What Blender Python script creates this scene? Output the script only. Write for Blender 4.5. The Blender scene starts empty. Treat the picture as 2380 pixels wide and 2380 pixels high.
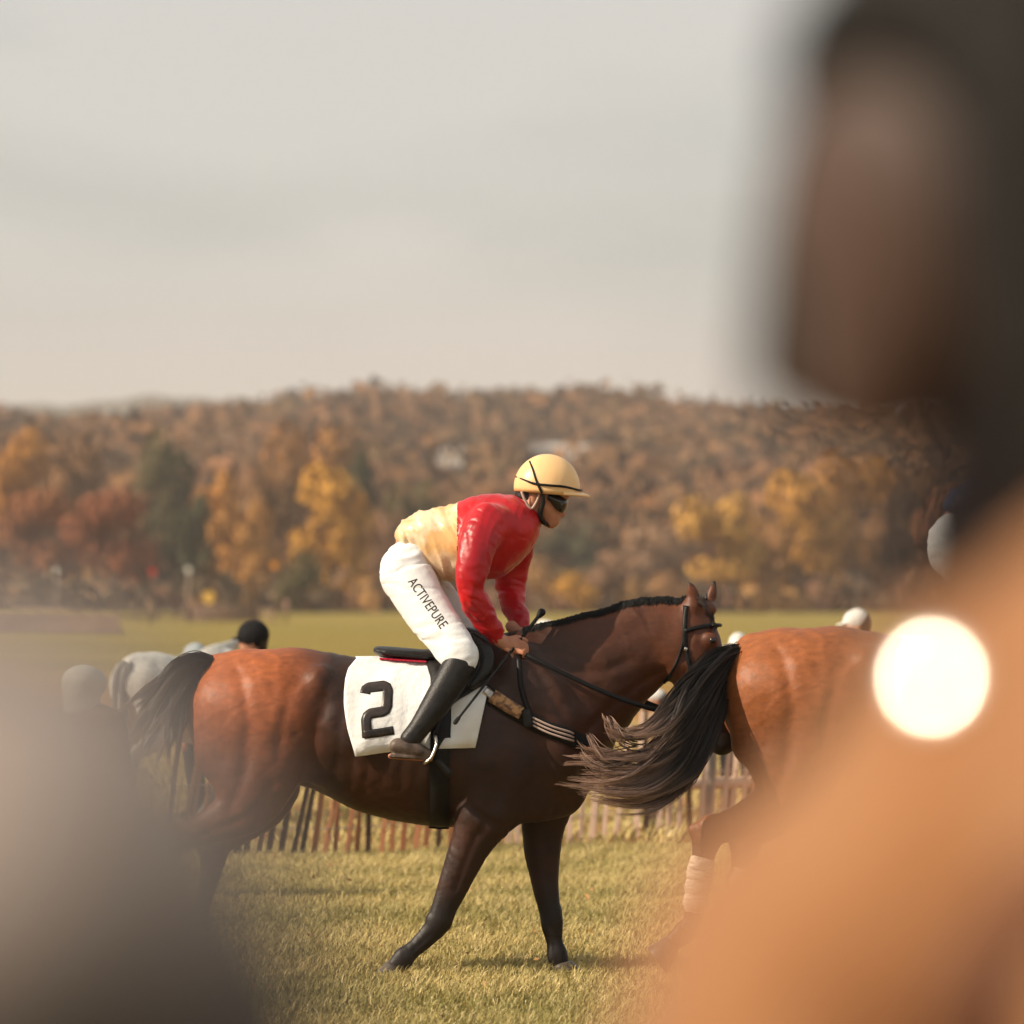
import bpy, bmesh, math, random
import numpy as np
from mathutils import Vector, Matrix
from mathutils.bvhtree import BVHTree

RAD = math.radians
scene = bpy.context.scene
random.seed(7)
rng = np.random.default_rng(7)

# ------------------------------------------------------------------ camera
CAM_H = 1.65                      # eye height of the photographer
LENS, SENSOR = 135.0, 24.0
S = SENSOR / 2380.0 / LENS        # radians (tangent) per photograph pixel
PITCH = math.atan(200 * S)
HORIZON = 1390.0
DIST = 25.4                       # metres to the ridden horse
cam_data = bpy.data.cameras.new("camera")
cam = bpy.data.objects.new("camera", cam_data)
scene.collection.objects.link(cam)
cam.location = (0, 0, CAM_H)
cam.rotation_euler = (RAD(90) + PITCH, 0, 0)
cam_data.lens = LENS
cam_data.sensor_width = SENSOR
cam_data.clip_start = 0.05
cam_data.clip_end = 20000
cam_data.dof.use_dof = True
cam_data.dof.focus_distance = DIST - 0.15
cam_data.dof.aperture_fstop = 2.3
cam_data.dof.aperture_ratio = 1.06
scene.camera = cam

# ------------------------------------------------------------------ sky and sun
SUN_DIR = Vector((-0.79, -0.27, 0.55)).normalized()     # towards the sun
world = bpy.data.worlds.new("World")
scene.world = world
world.use_nodes = True
nt = world.node_tree
nt.nodes.clear()
w_out = nt.nodes.new("ShaderNodeOutputWorld")
sky = nt.nodes.new("ShaderNodeTexSky")
sky.sky_type = 'NISHITA'
sky.sun_disc = False
sky.sun_elevation = math.asin(SUN_DIR.z)
sky.sun_rotation = math.atan2(SUN_DIR.x, SUN_DIR.y)
sky.dust_density = 3.0
bg_sky = nt.nodes.new("ShaderNodeBackground")
bg_sky.inputs[1].default_value = 0.08
nt.links.new(sky.outputs[0], bg_sky.inputs[0])
# thin, high, even cloud over the whole sky
tc = nt.nodes.new("ShaderNodeTexCoord")
mp = nt.nodes.new("ShaderNodeMapping")
mp.inputs['Scale'].default_value = (6.0, 6.0, 22.0)
mp.inputs['Location'].default_value = (3.35, 0.4, 0.53)
nt.links.new(tc.outputs['Generated'], mp.inputs['Vector'])
nz = nt.nodes.new("ShaderNodeTexNoise")
nz.inputs['Scale'].default_value = 1.0
nz.inputs['Detail'].default_value = 5.0
nz.inputs['Roughness'].default_value = 0.45
nz.inputs['Distortion'].default_value = 0.4
nt.links.new(mp.outputs[0], nz.inputs['Vector'])
cr = nt.nodes.new("ShaderNodeValToRGB")
cr.color_ramp.elements[0].position = 0.38
cr.color_ramp.elements[0].color = (0.425, 0.46, 0.45, 1)
cr.color_ramp.elements[1].position = 0.60
cr.color_ramp.elements[1].color = (0.565, 0.57, 0.55, 1)
nt.links.new(nz.outputs[0], cr.inputs[0])
# the cloud thins to a warm pale haze low over the horizon, all the way round
sepw = nt.nodes.new("ShaderNodeSeparateXYZ")
nt.links.new(tc.outputs['Generated'], sepw.inputs[0])
mrw = nt.nodes.new("ShaderNodeMapRange")
mrw.interpolation_type = 'SMOOTHSTEP'
mrw.inputs[1].default_value = 0.020
mrw.inputs[2].default_value = 0.066
mrw.inputs[3].default_value = 1.0
mrw.inputs[4].default_value = 0.0
nt.links.new(sepw.outputs['Z'], mrw.inputs[0])
mxw = nt.nodes.new("ShaderNodeMix")
mxw.data_type = 'RGBA'
nt.links.new(mrw.outputs[0], mxw.inputs[0])
nt.links.new(cr.outputs[0], mxw.inputs[6])
mxw.inputs[7].default_value = (0.62, 0.56, 0.515, 1)
bg_cloud = nt.nodes.new("ShaderNodeBackground")
bg_cloud.inputs[1].default_value = 1.0
nt.links.new(mxw.outputs[2], bg_cloud.inputs[0])
wm = nt.nodes.new("ShaderNodeMixShader")
wm.inputs[0].default_value = 0.88
nt.links.new(bg_sky.outputs[0], wm.inputs[1])
nt.links.new(bg_cloud.outputs[0], wm.inputs[2])
nt.links.new(wm.outputs[0], w_out.inputs[0])

sun_data = bpy.data.lights.new("sun", 'SUN')
sun_data.energy = 5.0
sun_data.angle = RAD(0.53)
sun_data.color = (1.0, 0.85, 0.66)
sun = bpy.data.objects.new("sun", sun_data)
scene.collection.objects.link(sun)
sun.location = SUN_DIR * 50
sun.rotation_euler = SUN_DIR.to_track_quat('Z', 'Y').to_euler()

vs = scene.view_settings
vs.view_transform = 'Standard'
vs.look = 'None'
vs.gamma = 1.0
vs.exposure = 0.35
vs.use_curve_mapping = False
scene.cycles.use_denoising = True
scene.cycles.denoising_input_passes = 'RGB_ALBEDO'
scene.cycles.denoising_prefilter = 'ACCURATE'
scene.cycles.max_bounces = 6
scene.cycles.diffuse_bounces = 3
scene.cycles.glossy_bounces = 3
scene.cycles.volume_bounces = 0
scene.cycles.sample_clamp_indirect = 6.0

# ------------------------------------------------------------------ helpers
COL = scene.collection


def P(px, py, y):
    """world point at photograph pixel (2380 wide) and depth y"""
    t = Vector(((px - 1190) * S, 1.0, (1190 - py) * S))
    c, s = math.cos(PITCH), math.sin(PITCH)
    d = Vector((t.x, t.y * c - t.z * s, t.y * s + t.z * c))
    return Vector((0, 0, CAM_H)) + d * (y / d.y)


def srgb(r, g, b):
    f = lambda v: (v / 12.92 if v <= 0.04045 else ((v + 0.055) / 1.055) ** 2.4)
    return (f(r / 255), f(g / 255), f(b / 255))


def link(o, parent=None, loc=None):
    COL.objects.link(o)
    if parent is not None:
        o.parent = parent
    if loc is not None:
        o.location = loc
    return o


def tag(o, label=None, cat=None, group=None, kind=None):
    if label:
        o["label"] = label
    if cat:
        o["category"] = cat
    if group:
        o["group"] = group
    if kind:
        o["kind"] = kind
    return o


def thing(name, label, cat, loc=(0, 0, 0), group=None, rz=0.0):
    o = bpy.data.objects.new(name, None)
    o.empty_display_size = 0.2
    link(o)
    o.location = loc
    o.rotation_euler = (0, 0, rz)
    return tag(o, label, cat, group)


def part(name, me, mat, parent, off=(0, 0, 0), label=None):
    o = bpy.data.objects.new(name, me)
    if mat is not None and len(me.materials) == 0:
        me.materials.append(mat)
    link(o, parent, off)
    if label:
        o["label"] = label
    return o


def np_mesh(name, V, quads=None, tris=None, smooth=True):
    V = np.asarray(V, dtype=np.float32)
    me = bpy.data.meshes.new(name)
    me.vertices.add(len(V))
    me.vertices.foreach_set('co', V.ravel())
    nq = 0 if quads is None else len(quads)
    ntr = 0 if tris is None else len(tris)
    loops = []
    starts = []
    if nq:
        loops.append(np.asarray(quads, dtype=np.int32).ravel())
        starts.append(np.arange(nq, dtype=np.int32) * 4)
    if ntr:
        loops.append(np.asarray(tris, dtype=np.int32).ravel())
        starts.append(nq * 4 + np.arange(ntr, dtype=np.int32) * 3)
    loops = np.concatenate(loops)
    starts = np.concatenate(starts)
    me.loops.add(len(loops))
    me.loops.foreach_set('vertex_index', loops)
    me.polygons.add(len(starts))
    me.polygons.foreach_set('loop_start', starts)
    me.polygons.foreach_set('use_smooth', np.full(len(starts), smooth, dtype=bool))
    me.update(calc_edges=True)
    me.validate()
    return me


def set_point_attr(me, name, vals, typ='FLOAT'):
    a = me.attributes.new(name, typ, 'POINT')
    if typ == 'FLOAT':
        a.data.foreach_set('value', np.asarray(vals, dtype=np.float32))
    else:
        a.data.foreach_set('color', np.asarray(vals, dtype=np.float32).ravel())


# ---- materials
class NB:
    def __init__(self, name):
        self.m = bpy.data.materials.new(name)
        self.m.use_nodes = True
        self.t = self.m.node_tree
        self.b = self.t.nodes["Principled BSDF"]

    def n(self, typ, **kw):
        nd = self.t.nodes.new(typ)
        for k, v in kw.items():
            if k.startswith('_'):
                setattr(nd, k[1:], v)
            else:
                nd.inputs[k].default_value = v
        return nd

    def l(self, a, b):
        self.t.links.new(a, b)


def mat(name, col, rough=0.6, spec=0.4, metal=0.0, col2=None, scale=8.0, detail=4.0, stretch=(1, 1, 1),
        lo=0.35, hi=0.65, bump=0.0, bscale=40.0, sheen=0.0, coat=0.0, attr=None, objcol=False, dist=0.02):
    nb = NB(name)
    b = nb.b
    b.inputs['Roughness'].default_value = rough
    b.inputs['Specular IOR Level'].default_value = spec
    b.inputs['Metallic'].default_value = metal
    if sheen:
        b.inputs['Sheen Weight'].default_value = sheen
        b.inputs['Sheen Roughness'].default_value = 0.4
    if coat:
        b.inputs['Coat Weight'].default_value = coat
        b.inputs['Coat Roughness'].default_value = 0.25
    tcn = nb.n('ShaderNodeTexCoord')
    mpn = nb.n('ShaderNodeMapping')
    mpn.inputs['Scale'].default_value = stretch
    nb.l(tcn.outputs['Object'], mpn.inputs[0])
    c_out = None
    if col2 is not None:
        nz_ = nb.n('ShaderNodeTexNoise', Scale=scale, Detail=detail, Roughness=0.55)
        nb.l(mpn.outputs[0], nz_.inputs['Vector'])
        r = nb.n('ShaderNodeValToRGB')
        r.color_ramp.elements[0].position = lo
        r.color_ramp.elements[1].position = hi
        r.color_ramp.elements[0].color = (*col, 1)
        r.color_ramp.elements[1].color = (*col2, 1)
        nb.l(nz_.outputs[0], r.inputs[0])
        c_out = r.outputs[0]
    if attr or objcol:
        if attr:
            a = nb.n('ShaderNodeAttribute')
            a.attribute_name = attr
            src = a.outputs['Color']
        else:
            a = nb.n('ShaderNodeObjectInfo')
            src = a.outputs['Color']
        if c_out is None:
            c_out = src
        else:
            mx = nb.n('ShaderNodeMix', _data_type='RGBA', _blend_type='MULTIPLY')
            mx.inputs[0].default_value = 1.0
            nb.l(c_out, mx.inputs[6])
            nb.l(src, mx.inputs[7])
            c_out = mx.outputs[2]
    if c_out is None:
        b.inputs['Base Color'].default_value = (*col, 1)
    else:
        nb.l(c_out, b.inputs['Base Color'])
    if bump:
        bn = nb.n('ShaderNodeTexNoise', Scale=bscale, Detail=5.0, Roughness=0.6)
        nb.l(mpn.outputs[0], bn.inputs['Vector'])
        bp = nb.n('ShaderNodeBump', Strength=bump, Distance=dist)
        nb.l(bn.outputs[0], bp.inputs['Height'])
        nb.l(bp.outputs[0], b.inputs['Normal'])
    return nb.m


# ---- implicit modelling: chains of elliptic round cones, smoothly united
def catmull(N, sub):
    N = np.asarray(N, dtype=np.float64)
    if len(N) < 3:
        t = np.linspace(0, 1, sub + 1)[:, None]
        return N[0] * (1 - t) + N[-1] * t
    ext = np.vstack([2 * N[0] - N[1], N, 2 * N[-1] - N[-2]])
    out = []
    for i in range(1, len(ext) - 2):
        p0, p1, p2, p3 = ext[i - 1], ext[i], ext[i + 1], ext[i + 2]
        for t in np.linspace(0, 1, sub, endpoint=False):
            t2, t3 = t * t, t * t * t
            out.append(0.5 * ((2 * p1) + (-p0 + p2) * t + (2 * p0 - 5 * p1 + 4 * p2 - p3) * t2 + (-p0 + 3 * p1 - 3 * p2 + p3) * t3))
    out.append(N[-1])
    return np.array(out)


def sdf_field(tubes, vox, pad=0.05):
    """tubes: dicts nodes[(x,y,z,r,rl)], k, L"""
    lo = np.full(3, 1e9)
    hi = np.full(3, -1e9)
    rs = []
    for t in tubes:
        N = catmull(t['nodes'], t.get('sub', 4))
        N[:, 3:] = np.maximum(N[:, 3:], 0.002)
        rs.append(N)
        rm = N[:, 3:].max(axis=1)[:, None]
        lo = np.minimum(lo, (N[:, :3] - rm).min(axis=0))
        hi = np.maximum(hi, (N[:, :3] + rm).max(axis=0))
    lo -= pad
    hi += pad
    n = np.ceil((hi - lo) / vox).astype(int) + 1
    ax = [lo[i] + vox * np.arange(n[i]) for i in range(3)]
    D = np.full(n, 1.0, dtype=np.float32)

    def rngi(a, b):
        i0 = np.maximum(np.floor((a - lo) / vox).astype(int), 0)
        i1 = np.minimum(np.ceil((b - lo) / vox).astype(int) + 1, n)
        return i0, i1
    for t, N in zip(tubes, rs):
        k = t.get('k', 0.02)
        L = np.asarray(t.get('L', (0, 1, 0)), dtype=np.float64)
        L = L / np.linalg.norm(L)
        pd = k + 2 * vox
        rm = N[:, 3:].max(axis=1)[:, None]
        i0, i1 = rngi((N[:, :3] - rm).min(axis=0) - pd, (N[:, :3] + rm).max(axis=0) + pd)
        T = np.full(i1 - i0, 1.0, dtype=np.float32)
        for a, b in zip(N[:-1], N[1:]):
            r = max(a[3:].max(), b[3:].max())
            j0, j1 = rngi(np.minimum(a[:3], b[:3]) - r - pd, np.maximum(a[:3], b[:3]) + r + pd)
            j0 = np.maximum(j0, i0)
            j1 = np.minimum(j1, i1)
            x = ax[0][j0[0]:j1[0]].astype(np.float32)[:, None, None]
            y = ax[1][j0[1]:j1[1]].astype(np.float32)[None, :, None]
            z = ax[2][j0[2]:j1[2]].astype(np.float32)[None, None, :]
            d = (b - a)[:3]
            dd = float(d @ d) + 1e-12
            u = np.clip(((x - a[0]) * d[0] + (y - a[1]) * d[1] + (z - a[2]) * d[2]) / dd, 0, 1)
            vx = x - (a[0] + u * d[0])
            vy = y - (a[1] + u * d[1])
            vz = z - (a[2] + u * d[2])
            lat = vx * L[0] + vy * L[1] + vz * L[2]
            lat2 = lat * lat
            in2 = np.maximum(vx * vx + vy * vy + vz * vz - lat2, 0)
            r1 = a[3] + (b[3] - a[3]) * u
            r2 = a[4] + (b[4] - a[4]) * u
            q1 = 1.0 / (r1 * r1)
            q2 = 1.0 / (r2 * r2)
            k0 = np.sqrt(in2 * q1 + lat2 * q2)
            k1 = np.sqrt(in2 * q1 * q1 + lat2 * q2 * q2) + 1e-6
            dist = k0 * (k0 - 1) / k1
            s = tuple(slice(j0[i] - i0[i], j1[i] - i0[i]) for i in range(3))
            np.minimum(T[s], dist, out=T[s])
        s = tuple(slice(i0[i], i1[i]) for i in range(3))
        G = D[s]
        if t.get('cut'):
            h = np.clip(0.5 - 0.5 * (G + T) / k, 0, 1)
            D[s] = G * (1 - h) + (-T) * h + k * h * (1 - h)
        else:
            h = np.clip(0.5 + 0.5 * (T - G) / k, 0, 1)
            D[s] = T * (1 - h) + G * h - k * h * (1 - h)
    return D, lo


def surface_nets(D, lo, vox):
    Sg = D < 0
    n = np.array(D.shape)
    c = n - 1
    cnt = np.zeros(c, dtype=np.int8)
    offs = [(i, j, k) for i in (0, 1) for j in (0, 1) for k in (0, 1)]
    for o in offs:
        cnt += Sg[o[0]:o[0] + c[0], o[1]:o[1] + c[1], o[2]:o[2] + c[2]]
    act = np.argwhere((cnt > 0) & (cnt < 8))
    idx = np.full(c, -1, dtype=np.int32)
    idx[act[:, 0], act[:, 1], act[:, 2]] = np.arange(len(act))
    pos = np.zeros((len(act), 3))
    num = np.zeros(len(act))
    vals = {o: D[act[:, 0] + o[0], act[:, 1] + o[1], act[:, 2] + o[2]] for o in offs}
    for o in offs:
        for a in range(3):
            if o[a] == 0:
                o2 = list(o)
                o2[a] = 1
                o2 = tuple(o2)
                da, db = vals[o], vals[o2]
                m = (da < 0) != (db < 0)
                t = np.where(m, da / np.where(m, da - db, 1), 0)
                p = np.tile(np.array(o, dtype=float), (len(act), 1))
                p[:, a] += t
                pos += p * m[:, None]
                num += m
    pos = (pos / num[:, None] + act) * vox + lo
    quads = []
    for a in range(3):
        b, d = (a + 1) % 3, (a + 2) % 3
        s0 = [slice(None)] * 3
        s1 = [slice(None)] * 3
        s0[a] = slice(0, n[a] - 1)
        s1[a] = slice(1, n[a])
        A, B = Sg[tuple(s0)], Sg[tuple(s1)]
        e = np.argwhere(A != B)
        ok = (e[:, b] > 0) & (e[:, d] > 0) & (e[:, b] < n[b] - 1) & (e[:, d] < n[d] - 1)
        e = e[ok]
        inside = A[e[:, 0], e[:, 1], e[:, 2]]

        def cell(db, dd):
            q = e.copy()
            q[:, b] += db
            q[:, d] += dd
            return idx[q[:, 0], q[:, 1], q[:, 2]]
        q = np.stack([cell(-1, -1), cell(0, -1), cell(0, 0), cell(-1, 0)], axis=1)
        q[~inside] = q[~inside][:, ::-1]
        quads.append(q)
    return pos, np.concatenate(quads)


def taubin(V, Q, it=2, lam=0.5, mu=-0.52):
    E = np.concatenate([Q[:, [0, 1]], Q[:, [1, 2]], Q[:, [2, 3]], Q[:, [3, 0]]])
    E = np.concatenate([E, E[:, ::-1]])
    deg = np.bincount(E[:, 0], minlength=len(V))[:, None]
    for _ in range(it):
        for f in (lam, mu):
            avg = np.stack([np.bincount(E[:, 0], weights=V[E[:, 1], i], minlength=len(V)) for i in range(3)], axis=1) / deg
            V = V + f * (avg - V)
    return V


def vnormals(V, Q):
    n = np.cross(V[Q[:, 2]] - V[Q[:, 0]], V[Q[:, 3]] - V[Q[:, 1]])
    N = np.zeros_like(V)
    for i in range(4):
        for a in range(3):
            N[:, a] += np.bincount(Q[:, i], weights=n[:, a], minlength=len(V))
    return N / (np.linalg.norm(N, axis=1)[:, None] + 1e-12)


def vnoise(Pn, seed=0):
    Pn = np.asarray(Pn, dtype=np.float64)
    i = np.floor(Pn).astype(np.int64)
    f = Pn - i
    f = f * f * (3 - 2 * f)

    def h(dx, dy, dz):
        n = (i[:, 0] + dx) * 374761393 + (i[:, 1] + dy) * 668265263 + (i[:, 2] + dz) * 2147483647 + seed * 1274126177
        n = (n ^ (n >> 13)) * 1274126177
        n = n ^ (n >> 16)
        return (n & 0xffff) / 65535.0
    r = 0
    for dx in (0, 1):
        for dy in (0, 1):
            for dz in (0, 1):
                w = (f[:, 0] if dx else 1 - f[:, 0]) * (f[:, 1] if dy else 1 - f[:, 1]) * (f[:, 2] if dz else 1 - f[:, 2])
                r = r + w * h(dx, dy, dz)
    return r


def creases(V, axis, wl, stretch=4.0, seed=0):
    """irregular elongated ridges running across 'axis'; about -1..1"""
    a = np.asarray(axis, float)
    a /= np.linalg.norm(a)
    b = np.cross(a, [0.13, 0.97, 0.2])
    b /= np.linalg.norm(b)
    c = np.cross(a, b)
    W = np.stack([vnoise(V * 9 + 31 * k, seed + 5 + k) for k in range(3)], 1) - .5
    Vw = V + W * wl * 1.6
    Q = np.stack([Vw @ a / wl, Vw @ b / (wl * stretch), Vw @ c / (wl * stretch)], 1)
    n1 = 1 - np.abs(2 * vnoise(Q, seed) - 1)
    n2 = 1 - np.abs(2 * vnoise(Q * 1.9 + 7, seed + 1) - 1)
    return (n1 ** 1.5 * 0.7 + n2 * 0.3) * 2 - 1


def crease_lines(V, axis, wl, stretch=5.0, width=.10, seed=0):
    """thin pressed-in lines, 0..1"""
    a = np.asarray(axis, float)
    a /= np.linalg.norm(a)
    b = np.cross(a, [0.13, 0.97, 0.2])
    b /= np.linalg.norm(b)
    c = np.cross(a, b)
    W = np.stack([vnoise(V * 7 + 17 * k, seed + 5 + k) for k in range(3)], 1) - .5
    Vw = V + W * wl
    n = vnoise(np.stack([Vw @ a / wl, Vw @ b / (wl * stretch), Vw @ c / (wl * stretch)], 1), seed)
    return np.exp(-((n - .5) / width) ** 2)


def set_normals(me, N):
    me.polygons.foreach_set('use_smooth', np.ones(len(me.polygons), dtype=bool))
    me.normals_split_custom_set_from_vertices(np.asarray(N, dtype=np.float32).tolist())


def organic(name, tubes, vox, it=2, disp=None):
    D, lo = sdf_field(tubes, vox)
    V, Q = surface_nets(D, lo, vox)
    V = taubin(V, Q, it)
    if disp is not None:
        V = V + vnormals(V, Q) * disp(V)[:, None]
    return np_mesh(name, V, quads=Q)


def organic_split(names, tubes, vox, test, it=1, disp=None):
    """one skin cut along a seam into two meshes: faces where test(centre) is true come first"""
    D, lo = sdf_field(tubes, vox)
    V, Q = surface_nets(D, lo, vox)
    V = taubin(V, Q, it)
    if disp is not None:
        V = V + vnormals(V, Q) * disp(V)[:, None]
    m = test(V[Q].mean(axis=1))
    out = []
    for nm, sel in zip(names, (m, ~m)):
        q = Q[sel]
        u, inv = np.unique(q, return_inverse=True)
        out.append(np_mesh(nm, V[u], quads=inv.reshape(-1, 4)))
    return out


def tube_mesh(name, pts, radii, seg=6, cap=True, sub=6):
    """round bar along a smooth path"""
    N = np.asarray([(*p, r) for p, r in zip(pts, radii)], dtype=float)
    N = catmull(N, sub) if len(N) > 2 else N
    C, Rr = N[:, :3], N[:, 3]
    T = np.gradient(C, axis=0)
    T /= np.linalg.norm(T, axis=1)[:, None] + 1e-12
    up = np.array([0.13, 0.21, 0.97])
    V = []
    for c, t, r in zip(C, T, Rr):
        if abs(t @ up) > 0.95:
            up = np.array([0.9, 0.3, 0.1])
        a = np.cross(t, up)
        a /= np.linalg.norm(a)
        b = np.cross(t, a)
        for i in range(seg):
            an = 2 * math.pi * i / seg
            V.append(c + r * (math.cos(an) * a + math.sin(an) * b))
    Q = []
    m = len(C)
    for i in range(m - 1):
        for j in range(seg):
            k = (j + 1) % seg
            Q.append((i * seg + j, (i + 1) * seg + j, (i + 1) * seg + k, i * seg + k))
    tri = []
    if cap:
        V.append(C[0])
        V.append(C[-1])
        for j in range(seg):
            k = (j + 1) % seg
            tri.append((m * seg, j, k))
            tri.append((m * seg + 1, (m - 1) * seg + k, (m - 1) * seg + j))
    return np_mesh(name, V, quads=Q, tris=tri or None)


def box_mesh(name, boxes, bevel=0.0, smooth=False):
    """boxes: (centre, size, rot Matrix or None)"""
    bm = bmesh.new()
    for c, s, r in boxes:
        mtx = Matrix.Translation(c) @ (r.to_4x4() if r is not None else Matrix.Identity(4)) @ Matrix.Diagonal((*s, 1))
        bmesh.ops.create_cube(bm, size=1.0, matrix=mtx)
    if bevel:
        bmesh.ops.bevel(bm, geom=bm.edges[:], offset=bevel, segments=1, affect='EDGES')
    me = bpy.data.meshes.new(name)
    bm.to_mesh(me)
    bm.free()
    return me


def sheet_mesh(name, G, thick):
    """G: (m,n,3) grid of outer points; makes a sheet with thickness along -normal"""
    G = np.asarray(G, dtype=float)
    m, n = G.shape[:2]
    du = np.gradient(G, axis=0)
    dv = np.gradient(G, axis=1)
    N = np.cross(du, dv)
    N /= np.linalg.norm(N, axis=2)[..., None] + 1e-9
    if (N[..., 1] * G[..., 1]).mean() < 0:
        N = -N
    B = G - N * thick
    V = np.concatenate([G.reshape(-1, 3), B.reshape(-1, 3)])
    o = m * n
    Q = []
    for i in range(m - 1):
        for j in range(n - 1):
            a, b, c, d = i * n + j, (i + 1) * n + j, (i + 1) * n + j + 1, i * n + j + 1
            Q.append((a, b, c, d))
            Q.append((a + o, d + o, c + o, b + o))
    rim = [(i, 0) for i in range(m)] + [(m - 1, j) for j in range(1, n)] + [(i, n - 1) for i in range(m - 2, -1, -1)] + [(0, j) for j in range(n - 2, 0, -1)]
    rim = [i * n + j for i, j in rim]
    for a, b in zip(rim, rim[1:] + rim[:1]):
        Q.append((a, a + o, b + o, b))
    me = np_mesh(name, V, quads=Q)
    bm = bmesh.new()
    bm.from_mesh(me)
    bmesh.ops.recalc_face_normals(bm, faces=bm.faces)
    bm.to_mesh(me)
    bm.free()
    return me


def copy_tree(o, parent=None):
    c = o.copy()
    COL.objects.link(c)
    if parent is not None:
        c.parent = parent
    for ch in [x for x in o.children]:
        copy_tree(ch, c)
    return c


# ------------------------------------------------------------------ materials
M_ = {}
M_['leather_black'] = mat('black_leather', (0.009, 0.008, 0.008), 0.42, 0.3, col2=(0.02, 0.017, 0.016), scale=30, bump=0.15, bscale=120)
M_['strap'] = mat('strap_leather', (0.007, 0.006, 0.006), 0.5, 0.22)
M_['boot_foot'] = mat('scuffed_boot', (0.045, 0.030, 0.022), 0.5, 0.35, col2=(0.13, 0.09, 0.068), scale=25)
M_['steel'] = mat('steel', (0.55, 0.5, 0.45), 0.28, 0.5, metal=1.0)
M_['white_cloth'] = mat('white_cloth', (0.84, 0.84, 0.84), 0.8, 0.2, col2=(0.74, 0.72, 0.69), scale=7, bump=0.3, bscale=30, sheen=0.1)
M_['breeches'] = mat('white_breeches', (0.80, 0.80, 0.80), 0.7, 0.25, col2=(0.75, 0.74, 0.73), scale=10, bump=0.2, bscale=22, sheen=0.1)
M_['number'] = mat('number_vinyl', (0.014, 0.011, 0.010), 0.35, 0.4, col2=(0.05, 0.036, 0.03), scale=15)
M_['red_satin'] = mat('red_satin', (0.54, 0.005, 0.008), 0.40, 0.42, col2=(0.36, 0.002, 0.009), scale=5, bump=0.12, bscale=9, sheen=0.15, dist=0.03)
M_['gold_satin'] = mat('gold_satin', (0.90, 0.68, 0.44), 0.34, 0.6, col2=(0.78, 0.45, 0.18), scale=7, lo=0.42, hi=0.60, bump=0.12, bscale=9, sheen=0.2, dist=0.03)
M_['helmet'] = mat('helmet_silk', (0.86, 0.54, 0.25), 0.36, 0.5, col2=(0.82, 0.50, 0.22), scale=12, bump=0.08, bscale=50)
M_['skin'] = mat('skin', (0.50, 0.23, 0.14), 0.5, 0.4, col2=(0.42, 0.17, 0.10), scale=25, bump=0.1, bscale=80)
M_['goggle'] = mat('goggle_lens', (0.006, 0.006, 0.008), 0.12, 0.6)
M_['tan_pad'] = mat('tan_sheepskin', (0.50, 0.27, 0.12), 0.7, 0.3, col2=(0.16, 0.08, 0.05), scale=35, lo=0.45, hi=0.6, bump=0.6, bscale=80)
M_['pale_web'] = mat('pale_webbing', (0.50, 0.36, 0.30), 0.6, 0.3)
M_['red_trim'] = mat('red_trim', (0.40, 0.008, 0.03), 0.6, 0.3)
M_['lettering'] = mat('dark_lettering', (0.035, 0.025, 0.025), 0.6, 0.3)


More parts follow.
